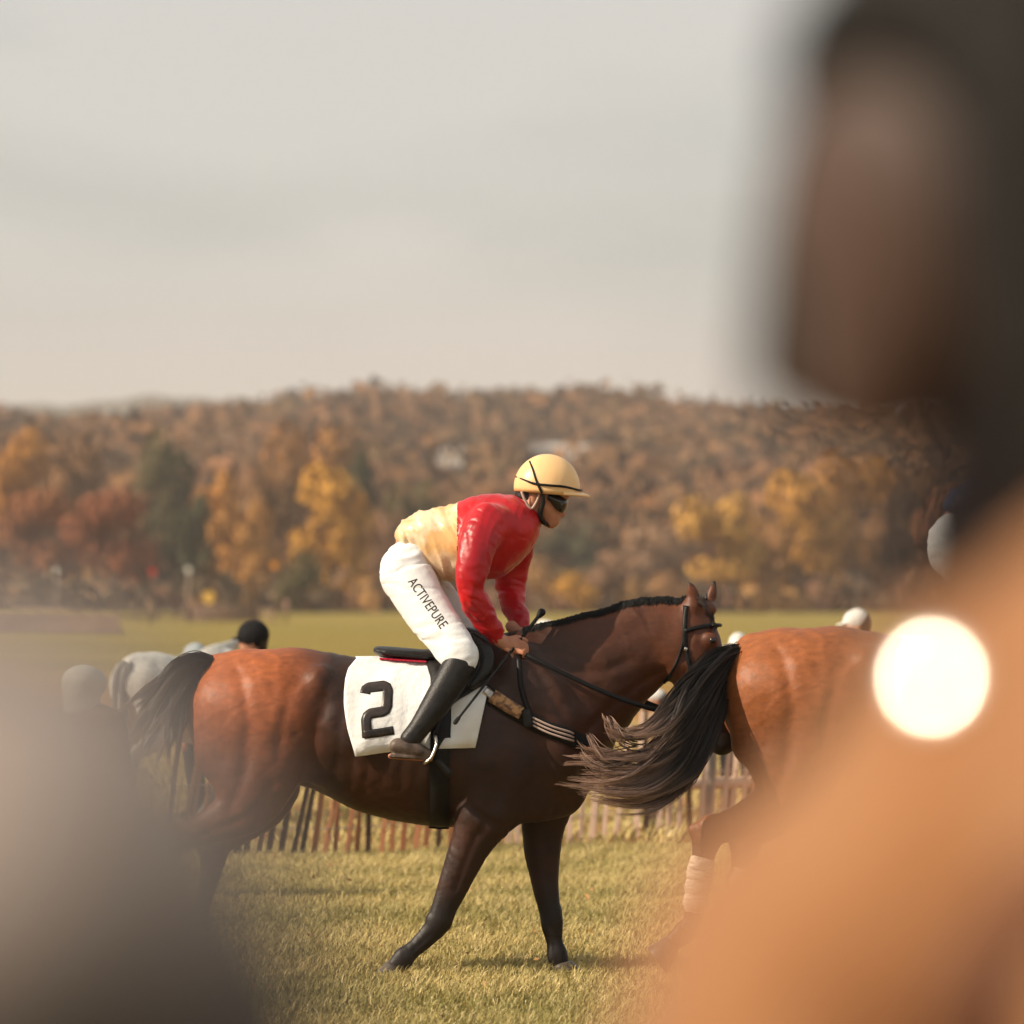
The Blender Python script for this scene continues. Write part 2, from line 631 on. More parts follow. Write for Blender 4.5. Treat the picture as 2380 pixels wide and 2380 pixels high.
def horse_mat(name, dark, warm, black, sheen):
    nb = NB(name)
    b = nb.b
    tcn = nb.n('ShaderNodeTexCoord')
    n1 = nb.n('ShaderNodeTexNoise', Scale=3.2, Detail=5.0, Roughness=0.6)
    nb.l(tcn.outputs['Object'], n1.inputs['Vector'])
    at = nb.n('ShaderNodeAttribute')
    at.attribute_name = 'warm'
    add = nb.n('ShaderNodeMath', _operation='MULTIPLY_ADD')
    add.inputs[1].default_value = 0.35
    nb.l(n1.outputs[0], add.inputs[0])
    nb.l(at.outputs['Fac'], add.inputs[2])
    sub = nb.n('ShaderNodeMath', _operation='SUBTRACT', _use_clamp=True)
    sub.inputs[1].default_value = 0.175
    nb.l(add.outputs[0], sub.inputs[0])
    m1 = nb.n('ShaderNodeMix', _data_type='RGBA')
    nb.l(sub.outputs[0], m1.inputs[0])
    m1.inputs[6].default_value = (*dark, 1)
    m1.inputs[7].default_value = (*warm, 1)
    # fine hair streak variation
    n2 = nb.n('ShaderNodeTexNoise', Scale=34.0, Detail=6.0, Roughness=0.7)
    mp2 = nb.n('ShaderNodeMapping')
    mp2.inputs['Scale'].default_value = (0.5, 1.0, 1.0)
    nb.l(tcn.outputs['Object'], mp2.inputs[0])
    nb.l(mp2.outputs[0], n2.inputs['Vector'])
    r2 = nb.n('ShaderNodeMapRange')
    r2.inputs[1].default_value = 0.3
    r2.inputs[2].default_value = 0.7
    r2.inputs[3].default_value = 0.75
    r2.inputs[4].default_value = 1.25
    nb.l(n2.outputs[0], r2.inputs[0])
    m2 = nb.n('ShaderNodeMix', _data_type='RGBA', _blend_type='MULTIPLY')
    m2.inputs[0].default_value = 1.0
    nb.l(m1.outputs[2], m2.inputs[6])
    nb.l(r2.outputs[0], m2.inputs[7])
    ab = nb.n('ShaderNodeAttribute')
    ab.attribute_name = 'points'
    m3 = nb.n('ShaderNodeMix', _data_type='RGBA')
    nb.l(ab.outputs['Fac'], m3.inputs[0])
    nb.l(m2.outputs[2], m3.inputs[6])
    m3.inputs[7].default_value = (*black, 1)
    nb.l(m3.outputs[2], b.inputs['Base Color'])
    rr_ = nb.n('ShaderNodeMapRange')
    rr_.inputs[3].default_value = 0.42
    rr_.inputs[4].default_value = 0.62
    nb.l(n2.outputs[0], rr_.inputs[0])
    nb.l(rr_.outputs[0], b.inputs['Roughness'])
    b.inputs['Specular IOR Level'].default_value = 0.35
    b.inputs['Sheen Weight'].default_value = sheen
    b.inputs['Sheen Roughness'].default_value = 0.35
    b.inputs['Sheen Tint'].default_value = (*[min(1, c * 5) for c in warm], 1)
    b1 = nb.n('ShaderNodeTexNoise', Scale=6.0, Detail=4.0, Roughness=0.55, Distortion=0.5)
    nb.l(tcn.outputs['Object'], b1.inputs['Vector'])
    bp = nb.n('ShaderNodeBump', Strength=0.22, Distance=0.035)
    nb.l(b1.outputs[0], bp.inputs['Height'])
    bp2 = nb.n('ShaderNodeBump', Strength=0.12, Distance=0.01)
    nb.l(n2.outputs[0], bp2.inputs['Height'])
    nb.l(bp.outputs[0], bp2.inputs['Normal'])
    nb.l(bp2.outputs[0], b.inputs['Normal'])
    return nb.m


M_['bay_dark'] = horse_mat('dark_bay_coat', (0.028, 0.0105, 0.0062), (0.33, 0.088, 0.024), (0.013, 0.0085, 0.007), 0.0)
M_['bay_red'] = horse_mat('red_bay_coat', (0.11, 0.034, 0.011), (0.27, 0.082, 0.022), (0.06, 0.026, 0.015), 0.0)
M_['grey_coat'] = horse_mat('grey_coat', (0.42, 0.40, 0.36), (0.55, 0.53, 0.48), (0.2, 0.19, 0.18), 0.1)


def hair_mat(name, dark, tip, rough=0.48):
    nb = NB(name)
    a = nb.n('ShaderNodeAttribute')
    a.attribute_name = 'tip'
    m = nb.n('ShaderNodeMix', _data_type='RGBA')
    nb.l(a.outputs['Fac'], m.inputs[0])
    m.inputs[6].default_value = (*dark, 1)
    m.inputs[7].default_value = (*tip, 1)
    nb.l(m.outputs[2], nb.b.inputs['Base Color'])
    nb.b.inputs['Roughness'].default_value = rough
    nb.b.inputs['Specular IOR Level'].default_value = 0.35
    return nb.m


M_['hair_black'] = hair_mat('black_horse_hair', (0.010, 0.008, 0.008), (0.55, 0.36, 0.28))
M_['hair_brown'] = hair_mat('brown_horse_hair', (0.016, 0.010, 0.009), (0.30, 0.22, 0.18))
M_['hair_grey'] = hair_mat('grey_horse_hair', (0.2, 0.19, 0.18), (0.3, 0.29, 0.27))


# ------------------------------------------------------------------ ground, hills, woods
def ground_z(x, y):
    t = np.clip((np.asarray(y, float) - 5.0) / 8.0, 0, 1)
    return 0.15 * (1 - t * t * (3 - 2 * t))          # the spectators stand on a slight bank


ys = np.concatenate([np.linspace(-40, 4, 12), np.linspace(5, 14, 19), np.linspace(16, 80, 33), np.geomspace(90, 9000, 30)])
xs_ = np.concatenate([-np.geomspace(4500, 12, 16), np.linspace(-9, 9, 13), np.geomspace(12, 4500, 16)])
XX, YY = np.meshgrid(xs_, ys, indexing='ij')
ZZ = ground_z(XX, YY)
V_ = np.stack([XX, YY, ZZ], axis=2).reshape(-1, 3)
nx_, ny_ = XX.shape
Q_ = [(i * ny_ + j, (i + 1) * ny_ + j, (i + 1) * ny_ + j + 1, i * ny_ + j + 1) for i in range(nx_ - 1) for j in range(ny_ - 1)]
me = np_mesh('ground', V_, quads=Q_)


def ground_mat():
    nb = NB('meadow')
    g = nb.n('ShaderNodeNewGeometry')
    sep = nb.n('ShaderNodeSeparateXYZ')
    nb.l(g.outputs['Position'], sep.inputs[0])
    big = nb.n('ShaderNodeTexNoise', Scale=0.06, Detail=4.0)
    nb.l(g.outputs['Position'], big.inputs['Vector'])
    med = nb.n('ShaderNodeTexNoise', Scale=1.1, Detail=5.0, Roughness=0.65)
    nb.l(g.outputs['Position'], med.inputs['Vector'])
    fine = nb.n('ShaderNodeTexNoise', Scale=26.0, Detail=4.0, Roughness=0.7)
    nb.l(g.outputs['Position'], fine.inputs['Vector'])
    near = nb.n('ShaderNodeValToRGB')
    near.color_ramp.elements[0].position = 0.33
    near.color_ramp.elements[0].color = (0.19, 0.13, 0.030, 1)
    near.color_ramp.elements[1].position = 0.66
    near.color_ramp.elements[1].color = (0.36, 0.25, 0.065, 1)
    nb.l(med.outputs[0], near.inputs[0])
    # leaf-strewn ground beyond the paling fence
    leaf = nb.n('ShaderNodeValToRGB')
    leaf.color_ramp.elements[0].position = 0.35
    leaf.color_ramp.elements[0].color = (0.34, 0.145, 0.055, 1)
    leaf.color_ramp.elements[1].position = 0.68
    leaf.color_ramp.elements[1].color = (0.48, 0.235, 0.09, 1)
    nb.l(fine.outputs[0], leaf.inputs[0])
    # far pasture, greener
    far = nb.n('ShaderNodeValToRGB')
    far.color_ramp.elements[0].position = 0.3
    far.color_ramp.elements[0].color = (0.22, 0.17, 0.040, 1)
    far.color_ramp.elements[1].position = 0.7
    far.color_ramp.elements[1].color = (0.33, 0.235, 0.06, 1)
    nb.l(big.outputs[0], far.inputs[0])
    wob = nb.n('ShaderNodeMath', _operation='MULTIPLY_ADD')
    wob.inputs[1].default_value = 3.0
    nb.l(med.outputs[0], wob.inputs[0])
    nb.l(sep.outputs['Y'], wob.inputs[2])
    m1 = nb.n('ShaderNodeMapRange', _interpolation_type='SMOOTHSTEP')
    m1.inputs[1].default_value = 38.5
    m1.inputs[2].default_value = 41.0
    nb.l(wob.outputs[0], m1.inputs[0])
    m2 = nb.n('ShaderNodeMapRange', _interpolation_type='SMOOTHSTEP')
    m2.inputs[1].default_value = 60.0
    m2.inputs[2].default_value = 150.0
    nb.l(wob.outputs[0], m2.inputs[0])
    x1 = nb.n('ShaderNodeMix', _data_type='RGBA')
    nb.l(m1.outputs[0], x1.inputs[0])
    nb.l(near.outputs[0], x1.inputs[6])
    nb.l(leaf.outputs[0], x1.inputs[7])
    x2 = nb.n('ShaderNodeMix', _data_type='RGBA')
    nb.l(m2.outputs[0], x2.inputs[0])
    nb.l(x1.outputs[2], x2.inputs[6])
    nb.l(far.outputs[0], x2.inputs[7])
    nb.l(x2.outputs[2], nb.b.inputs['Base Color'])
    nb.b.inputs['Roughness'].default_value = 0.95
    nb.b.inputs['Specular IOR Level'].default_value = 0.1
    bp = nb.n('ShaderNodeBump', Strength=0.8, Distance=0.06)
    nb.l(fine.outputs[0], bp.inputs['Height'])
    nb.l(bp.outputs[0], nb.b.inputs['Normal'])
    return nb.m


me.materials.append(ground_mat())
gobj = bpy.data.objects.new('ground', me)
link(gobj)
tag(gobj, 'dry yellow-green pasture running back to the woods', None, None, 'structure')

# grass around the horses
def grass(name, n, y0, y1, hmin, hmax, wd, seed, label):
    rg = np.random.default_rng(seed)
    u = rg.random(n)
    y = y0 + (y1 - y0) * u
    hw = 0.092 * y + 1.2
    x = (rg.random(n) * 2 - 1) * hw
    z3 = np.stack([x, y, np.zeros(n)], 1)
    big = vnoise(z3 * 0.9, 1)
    med = vnoise(z3 * np.array([6, 3.2, 1]), 2)
    sml = vnoise(z3 * np.array([17, 9, 1]), 3)
    cl = 0.5 * med + 0.5 * sml
    keep = rg.random(n) < 0.25 + 1.1 * cl
    x, y, cl, big = x[keep], y[keep], cl[keep], big[keep]
    n = len(x)
    tall = (rg.random(n) < 0.03) * 0.6
    h = (hmin + (hmax - hmin) * rg.random(n) ** 1.5) * (0.45 + 1.15 * cl + tall)
    an = rg.random(n) * 6.283
    lean = h * (0.35 + 0.85 * rg.random(n))
    la = rg.normal(0.4, 1.3, n)
    lx, ly = np.cos(la) * lean, np.sin(la) * lean
    w = wd * (0.6 + 0.8 * rg.random(n))
    ax, ay = np.cos(an) * w, np.sin(an) * w
    z0 = np.full(n, -0.005)
    V = np.empty((n, 5, 3), dtype=np.float32)
    V[:, 0] = np.stack([x - ax, y - ay, z0], 1)
    V[:, 1] = np.stack([x + ax, y + ay, z0], 1)
    V[:, 2] = np.stack([x + lx * .38 + ax * .8, y + ly * .38 + ay * .8, h * .62], 1)
    V[:, 3] = np.stack([x + lx * .38 - ax * .8, y + ly * .38 - ay * .8, h * .62], 1)
    V[:, 4] = np.stack([x + lx, y + ly, h * (0.85 + .15 * rg.random(n))], 1)
    b = np.arange(n)[:, None] * 5
    quads = b + np.array([0, 1, 2, 3])
    tris = b + np.array([3, 2, 4])
    me = np_mesh(name, V.reshape(-1, 3), quads=quads, tris=tris, smooth=False)
    t = rg.random(n)[:, None]
    dry = np.clip(0.50 + 1.0 * (cl - .5) + 0.9 * (big - .5) + rg.normal(0, .20, n), 0, 1)[:, None]
    c = (np.array([0.215, 0.188, 0.056]) * (1 - dry) + np.array([0.53, 0.41, 0.165]) * dry) * (0.75 + 0.5 * t)
    st = (rg.random(n) < 0.07)[:, None]
    c = np.where(st, np.array([0.68, 0.54, 0.29]), c)
    c = np.concatenate([c, np.ones((n, 1))], axis=1)
    set_point_attr(me, 'Col', np.repeat(c, 5, axis=0), 'FLOAT_COLOR')
    me.materials.append(GRASS_M)
    o = bpy.data.objects.new(name, me)
    link(o)
    return tag(o, label, 'grass', None, 'stuff')


GRASS_M = mat('grass_blades', (1, 1, 1), 0.7, 0.25, attr='Col')
grass('grass', 620000, 19.5, 38.5, 0.016, 0.050, 0.0020, 11, 'short dry grass under the horses, green and straw coloured')
grass('grass', 90000, 38.5, 75, 0.04, 0.10, 0.007, 12, 'rough dry grass beyond the paling fence')

# fallen leaves on the grass
rgl = np.random.default_rng(21)
nl = 160
yl = 20 + 18 * rgl.random(nl)
xl = (rgl.random(nl) * 2 - 1) * (0.092 * yl + .6)
Vl, Ql = [], []
for i in range(nl):
    a = rgl.random() * 6.28
    s_ = 0.012 + 0.012 * rgl.random()
    tl = rgl.normal(0, .5, 2)
    for k, (u, v) in enumerate(((-1, 0), (0, -.55), (1, 0), (0, .55))):
        Vl.append((xl[i] + s_ * (u * math.cos(a) - v * math.sin(a)), yl[i] + s_ * (u * math.sin(a) + v * math.cos(a)), 0.05 + 0.02 * rgl.random() + s_ * (tl[0] * u + tl[1] * v)))
    Ql.append(tuple(range(4 * i, 4 * i + 4)))
me = np_mesh('fallen_leaves', Vl, quads=Ql, smooth=False)
me.materials.append(mat('dead_leaf', (0.30, 0.12, 0.04), 0.7, 0.3, col2=(0.46, 0.27, 0.10), scale=3))
tag(link(bpy.data.objects.new('fallen_leaves', me)), 'small brown fallen leaves scattered over the grass', 'leaves', None, 'stuff')

# ---- wooded hills
RIDGE = np.array([(-900, 975), (-300, 972), (0, 972), (150, 974), (250, 968), (380, 964), (500, 956), (620, 946), (740, 930), (860, 921), (940, 920), (1010, 926), (1110, 930),
                  (1250, 926), (1400, 926), (1500, 934), (1560, 956), (1640, 968), (1740, 966), (1900, 960), (2100, 945), (2380, 948), (3200, 960)], float)
HY0, HY1 = 690.0, 1900.0
CROWN = 11.0


def ridge_z(px):
    py = np.interp(px, RIDGE[:, 0], RIDGE[:, 1])
    return CAM_H + (HORIZON - py) * S * HY1 - CROWN


def hill_z(x, y):
    px = 1190 + np.asarray(x, float) / (S * np.asarray(y, float))
    t = np.clip((np.asarray(y, float) - HY0) / (HY1 - HY0), 0, 1)
    z = ridge_z(px) * (0.30 * t + 0.70 * t * t * (3 - 2 * t)) ** 0.95
    z = z + 3.0 * np.sin(x * 0.021 + y * 0.008) * t * (1 - t) * 2 + 2.0 * np.sin(y * .02 - x * .013) * t * (1 - t) * 2
    back = np.clip((np.asarray(y, float) - HY1) / 800, 0, 1)
    return z * (1 - back) - 0.5


hx = np.linspace(-420, 420, 71)
hy = np.concatenate([np.linspace(HY0 - 20, HY1, 50), np.linspace(HY1 + 60, HY1 + 800, 8)])
AX, AY = np.meshgrid(hx, hy, indexing='ij')
AX = AX * (AY / HY1)
AZ = hill_z(AX, AY)
nx_, ny_ = AX.shape
Q_ = [(i * ny_ + j, (i + 1) * ny_ + j, (i + 1) * ny_ + j + 1, i * ny_ + j + 1) for i in range(nx_ - 1) for j in range(ny_ - 1)]
me = np_mesh('hill', np.stack([AX, AY, AZ], 2).reshape(-1, 3), quads=Q_)
me.materials.append(mat('hill_floor', (0.07, 0.045, 0.025), 0.95, 0.1, col2=(0.13, 0.075, 0.04), scale=0.02))
tag(link(bpy.data.objects.new('hill', me)), 'long wooded hill behind the pasture', None, None, 'structure')

# far blue ridge
fr = []
FY = 5200.0
for px in np.linspace(-400, 2900, 120):
    py = 935 - 12 * math.exp(-((px - 340) / 110) ** 2) + 6 * math.sin(px * .011) + 3 * math.sin(px * .05) + 0.03 * max(0, px - 520)
    p = P(px, py, FY)
    fr.append((p.x, FY, p.z))
fr = np.array(fr)
V_ = np.concatenate([fr * np.array([1, 0.93, 0]) + np.array([0, 0, -1]), fr, fr * np.array([1, 1.10, 0]) + np.array([0, 0, -1])])
m_ = len(fr)
Q_ = [(i, i + 1, m_ + i + 1, m_ + i) for i in range(m_ - 1)] + [(m_ + i, m_ + i + 1, 2 * m_ + i + 1, 2 * m_ + i) for i in range(m_ - 1)]
me = np_mesh('far_hill', V_, quads=Q_)
me.materials.append(mat('far_wood', (0.05, 0.05, 0.035), 0.95, 0.1, col2=(0.09, 0.065, 0.04), scale=0.01))
tag(link(bpy.data.objects.new('far_hill', me)), 'distant bluish ridge beyond the hill', None, None, 'structure')

LEAF_M = mat('autumn_foliage', (0.92, 0.92, 0.92), 0.75, 0.1, col2=(1.05, 1.03, 1.0), scale=0.05, attr='Col')
LEAF_O = mat('autumn_crown', (0.62, 0.62, 0.62), 0.75, 0.15, col2=(1.25, 1.2, 1.1), scale=0.25, lo=0.3, hi=0.7, objcol=True)
BARK = mat('bark', (0.10, 0.075, 0.055), 0.9, 0.1, col2=(0.17, 0.13, 0.10), scale=1.5)


def crown_cards(rg, lobes, n, size, inner=0.25):
    """leaf-clump faces spread through overlapping lobes; returns V (n*4,3)"""
    lobes = np.asarray(lobes, float)
    vol = lobes[:, 3] * lobes[:, 4]
    li = rg.choice(len(lobes), n, p=vol / vol.sum())
    d = rg.normal(0, 1, (n, 3))
    d /= np.linalg.norm(d, axis=1)[:, None]
    rr = np.where(rg.random(n) < inner, rg.random(n) ** .5, 0.82 + 0.26 * rg.random(n))[:, None]
    c = lobes[li, :3] + d * rr * np.stack([lobes[li, 3], lobes[li, 3], lobes[li, 4]], 1)
    nn = d + rg.normal(0, .35, (n, 3))
    nn /= np.linalg.norm(nn, axis=1)[:, None]
    a = np.cross(nn, rg.normal(0, 1, (n, 3)))
    a /= np.linalg.norm(a, axis=1)[:, None] + 1e-9
    b = np.cross(nn, a)
    s = (size * (0.5 + rg.random(n)))[:, None]
    f = (0.5 + .5 * rg.random(n))[:, None]
    V = np.stack([c - a * s, c - b * s * f, c + a * s * 1.1, c + b * s * f], axis=1)
    Nn_ = d * .8 + nn * .2 + np.array([0, 0, .25])
    Nn_ /= np.linalg.norm(Nn_, axis=1)[:, None]
    return V.reshape(-1, 3), np.repeat(Nn_, 4, axis=0)


# the hillside wood as one mass
HOUSES = [(1305, 1064, 1450.0, 15.0), (1042, 1066, 1400.0, 8.0)]
rgf = np.random.default_rng(33)
PAL = np.array([(0.17, 0.075, 0.030), (0.22, 0.095, 0.030), (0.13, 0.070, 0.040), (0.26, 0.13, 0.035), (0.11, 0.075, 0.035), (0.075, 0.070, 0.030), (0.15, 0.085, 0.055), (0.055, 0.060, 0.030), (0.20, 0.085, 0.045)]) * 1.5
PW = np.array([.18, .12, .18, .07, .13, .10, .14, .06, .08])
Vs, Cs, Ns = [], [], []
yy = HY0 + 60
rows = []
while yy < HY1 + 30:
    half = 0.112 * yy
    xx = -half
    while xx < half:
        rows.append((xx + rgf.normal(0, 3), yy + rgf.normal(0, 5)))
        xx += 13.0 + 5 * rgf.random()
    yy += 15 if yy < 1300 else 20
for (x, y) in rows:
    z = float(hill_z(x, y))
    sz = 0.75 + 0.55 * rgf.random()
    hgt = CROWN * sz
    px = 1190 + x / (S * y)
    topy = HORIZON - (z + hgt + 1.5 - CAM_H) / (S * y)
    if any(abs(px - h[0]) < h[3] / (S * h[2]) * 0.55 + 45 and y < h[2] + 14 and topy < h[1] + 4 for h in HOUSES):
        continue
    rad = hgt * (0.62 + .2 * rgf.random())
    lob = [(x + rgf.normal(0, rad * .35), y + rgf.normal(0, rad * .35), z + hgt * (0.5 + .25 * rgf.random()), rad * (.6 + .3 * rgf.random()), hgt * (.28 + .12 * rgf.random())) for _ in range(3)]
    n = 70 if y < 1200 else 50
    V, li = crown_cards(rgf, lob, n, 1.25 if y < 1200 else 1.5, 0.1)
    # patches of like trees
    pp = 0.5 + 0.5 * math.sin(x * .017 + 1.3 * math.sin(y * .011)) * math.sin(y * .013 + x * .006)
    w = PW * (1 + 1.3 * np.array([pp, pp, 1 - pp, pp, 1 - pp, 1 - pp, 1 - pp, 1 - pp, pp]))
    c = PAL[rgf.choice(len(PAL), p=w / w.sum())] * (0.88 + .24 * rgf.random())
    q1 = float(vnoise(np.array([[x / 55, y / 80, 0.5]]), 41)[0])
    q2 = float(vnoise(np.array([[x / 30 + 9, y / 60, 2.5]]), 42)[0])
    pc = np.array([.25, .112, .050]) * (1 - q1) + np.array([.125, .082, .045]) * q1
    pc = pc * (1 - .5 * q2) + np.array([.30, .13, .040]) * .5 * q2
    c = (c * .28 + pc * .72) * .84
    cc = np.clip(c[None] * (0.96 + 0.08 * rgf.random((n, 1))), 0, 1)
    Vs.append(V)
    Ns.append(li)
    Cs.append(np.repeat(np.concatenate([cc, np.ones((n, 1))], 1), 4, axis=0))
Vs = np.concatenate(Vs)
Cs = np.concatenate(Cs)
me = np_mesh('hillside_wood', Vs, quads=np.arange(len(Vs)).reshape(-1, 4), smooth=False)
set_point_attr(me, 'Col', Cs, 'FLOAT_COLOR')
set_normals(me, np.concatenate(Ns))
me.materials.append(LEAF_M)
tag(link(bpy.data.objects.new('hillside_wood', me)), 'autumn wood covering the whole hillside in rust and brown', 'woodland', None, 'stuff')

# single trees in front of the wood
def tree_protos():
    out = []
    for k, (nl_, wx, sh, n) in enumerate(((9, .50, 'round', 1500), (11, .40, 'tall', 1500), (10, .62, 'wide', 1700), (8, .36, 'loose', 900), (7, .45, 'bush', 900))):
        rg = np.random.default_rng(100 + k)
        lob = []
        for i in range(nl_):
            a = rg.random() * 6.28
            if sh == 'tall':
                hz = .25 + .62 * i / nl_
                rr = wx * (.20 + .55 * math.sin(math.pi * (0.2 + .75 * i / nl_))) * .7
                sz = (.17, .15)
            elif sh == 'wide':
                hz = .32 + .45 * rg.random()
                rr = wx * .62 * math.sqrt(rg.random())
                sz = (.20, .15)
            elif sh == 'bush':
                hz = .15 + .5 * rg.random()
                rr = wx * .6 * math.sqrt(rg.random())
                sz = (.24, .22)
            else:
                hz = .32 + .5 * rg.random()
                rr = wx * .58 * math.sqrt(rg.random())
                sz = (.19, .16)
            lob.append((math.cos(a) * rr, math.sin(a) * rr, hz, sz[0] * (.75 + .5 * rg.random()), sz[1] * (.75 + .5 * rg.random())))
        V, li = crown_cards(rg, lob, n, 0.030, 0.3)
        mc = np_mesh('crown', V, quads=np.arange(len(V)).reshape(-1, 4), smooth=False)
        set_normals(mc, li)
        mc.materials.append(LEAF_O)
        bmv = []
        pts = [((0, 0, -.01), .022), ((.01, 0, .12), .017), ((0, .01, .3), .013), ((.01, 0, .5), .008), ((0, 0, .7), .003)]
        tm = [tube_mesh('t', [p for p, r in pts], [r for p, r in pts], 7)]
        for i in range(min(nl_, 7)):
            l_ = lob[i]
            z0 = .14 + .25 * rg.random()
            tm.append(tube_mesh('t', [(0, 0, z0), (l_[0] * .45, l_[1] * .45, z0 + (l_[2] - z0) * .55), (l_[0] * .9, l_[1] * .9, l_[2])], [.009, .006, .002], 5))
        bm = bmesh.new()
        for t in tm:
            bm.from_mesh(t)
        mt = bpy.data.meshes.new('trunk')
        bm.to_mesh(mt)
        bm.free()
        for t in tm:
            bpy.data.meshes.remove(t)
        mt.materials.append(BARK)
        out.append((mc, mt, wx + .12))
    return out


PROT = tree_protos()
GOLD, ORNG, RUST, BRWN, OLIV, PINK, DKGR = (0.40, 0.20, 0.030), (0.34, 0.15, 0.030), (0.22, 0.085, 0.035), (0.17, 0.085, 0.035), (0.075, 0.062, 0.024), (0.21, 0.115, 0.065), (0.050, 0.050, 0.024)
TREES = [  # px, top py, width px, depth, kind, colour, name, label
    (45, 995, 150, 760, 1, ORNG, 'autumn_tree', 'tall orange tree at the left edge of the wood'),
    (175, 1010, 180, 800, 0, BRWN, 'autumn_tree', 'brown tree behind the leftmost russet domes'),
    (110, 1105, 230, 640, 2, RUST, 'autumn_tree', 'broad russet tree, the left of the two big domes'),
    (275, 1105, 250, 620, 2, (0.19, 0.065, 0.03), 'autumn_tree', 'broad red-brown tree, the right of the two big domes'),
    (372, 1005, 160, 760, 1, OLIV, 'evergreen_tree', 'dark olive green tree rising behind the red-brown dome'),
    (452, 1150, 90, 660, 1, DKGR, 'evergreen_tree', 'small dark green tree beside the red-brown dome'),
    (505, 1095, 120, 700, 1, ORNG, 'autumn_tree', 'orange tree right of the small dark evergreen'),
    (572, 1165, 150, 640, 0, (0.31, 0.15, 0.04), 'autumn_tree', 'low orange-brown tree left of the bright gold tree'),
    (640, 1080, 150, 700, 0, BRWN, 'autumn_tree', 'brown tree under the tallest orange-brown crown'),
    (715, 985, 230, 780, 0, (0.26, 0.12, 0.035), 'autumn_tree', 'tallest orange-brown tree behind the bright gold tree'),
    (775, 1078, 190, 650, 1, GOLD, 'autumn_tree', 'bright gold tree left of the jockey'),
    (828, 1040, 90, 740, 1, DKGR, 'evergreen_tree', 'dark green tree top right of the tallest orange-brown crown'),
    (700, 1240, 110, 600, 4, OLIV, 'autumn_tree', 'dark shrubby tree at the foot of the gold tree'),
    (890, 1180, 130, 660, 0, PINK, 'autumn_tree', 'dull pinkish tree just left of the jockey'),
    (960, 1120, 150, 720, 0, OLIV, 'autumn_tree', 'olive tree behind the back of the jockey'),
    (1045, 1210, 140, 640, 4, RUST, 'autumn_tree', 'russet tree hidden behind the chest of the jockey'),
    (1270, 1255, 110, 640, 4, (0.30, 0.16, 0.06), 'autumn_tree', 'tan tree between the red sleeve and the small gold tree'),
    (1338, 1300, 100, 610, 4, GOLD, 'autumn_tree', 'small gold tree right of the red sleeve'),
    (1340, 1215, 150, 740, 0, (0.07, 0.065, 0.035), 'evergreen_tree', 'dark grey-green tree behind the small gold tree'),
    (1420, 1250, 130, 650, 3, PINK, 'autumn_tree', 'thin pinkish tree above the neck of the dark bay'),
    (1500, 1185, 180, 690, 3, (0.24, 0.145, 0.09), 'autumn_tree', 'pale half-bare tree left of the round gold tree'),
    (1560, 1300, 110, 620, 4, (0.27, 0.14, 0.06), 'autumn_tree', 'low tan tree above the ears of the dark bay'),
    (1665, 1152, 210, 640, 0, (0.38, 0.205, 0.045), 'autumn_tree', 'round gold tree right of the horse ears'),
    (1785, 1190, 130, 650, 1, (0.26, 0.13, 0.045), 'autumn_tree', 'orange-brown tree right of the round gold tree'),
    (1862, 1090, 190, 660, 1, (0.34, 0.165, 0.032), 'autumn_tree', 'tall orange-gold tree near the dark hair of the spectator'),
    (1985, 1045, 220, 680, 0, (0.30, 0.14, 0.03), 'autumn_tree', 'big orange tree partly behind the spectator at right'),
    (2110, 1080, 200, 690, 0, BRWN, 'autumn_tree', 'brown tree behind the spectator at right'),
    (2260, 1090, 230, 680, 2, RUST, 'autumn_tree', 'russet tree wholly behind the spectator at right'),
]
rgt = np.random.default_rng(55)
for i, (px, top, wpx, dep, kd, colr, nm, lab) in enumerate(TREES):
    zt = CAM_H + (HORIZON - top) * S * dep
    zb = max(0.0, float(hill_z((px - 1190) * S * dep, dep))) if dep > HY0 else 0.0
    hgt = zt - zb
    wm_ = wpx * S * dep
    mc, mt, ww = PROT[kd]
    t = thing(nm, lab, 'tree', ((px - 1190) * S * dep, dep, zb), 'trees along the edge of the wood', rgt.random() * 6.28)
    sx = wm_ / (2 * ww) * 1.6
    sz_ = hgt / 0.98
    t.scale = (sx, sx, sz_)
    c = part('crown', mc, None, t)
    c.color = (*[v * 1.3 for v in colr], 1)
    part('trunk', mt, None, t)
# undergrowth along the foot of the wood
Vs, Cs, Ns = [], [], []
for x in np.arange(-80, 80, 2.4):
    for r_ in range(2):
        y = 625 + rgt.random() * 60
        s_ = 1.4 + 2.6 * rgt.random()
        V, li = crown_cards(rgt, [(x + rgt.normal(0, 1.5), y, s_ * .6, s_ * .8, s_ * .7)], 40, .7, .1)
        c = np.array([(0.16, .08, .045), (.22, .12, .06), (.12, .08, .045), (.26, .14, .05)][rgt.integers(4)]) * (0.8 + .4 * rgt.random())
        Vs.append(V)
        Ns.append(li)
        Cs.append(np.repeat(np.concatenate([c[None] * (0.8 + .4 * rgt.random((40, 1))), np.ones((40, 1))], 1), 4, axis=0))
Vs, Cs = np.concatenate(Vs), np.concatenate(Cs)
me = np_mesh('undergrowth', Vs, quads=np.arange(len(Vs)).reshape(-1, 4), smooth=False)
set_point_attr(me, 'Col', Cs, 'FLOAT_COLOR')
set_normals(me, np.concatenate(Ns))
me.materials.append(LEAF_M)
tag(link(bpy.data.objects.new('undergrowth', me)), 'low brown scrub along the foot of the wood', 'scrub', None, 'stuff')

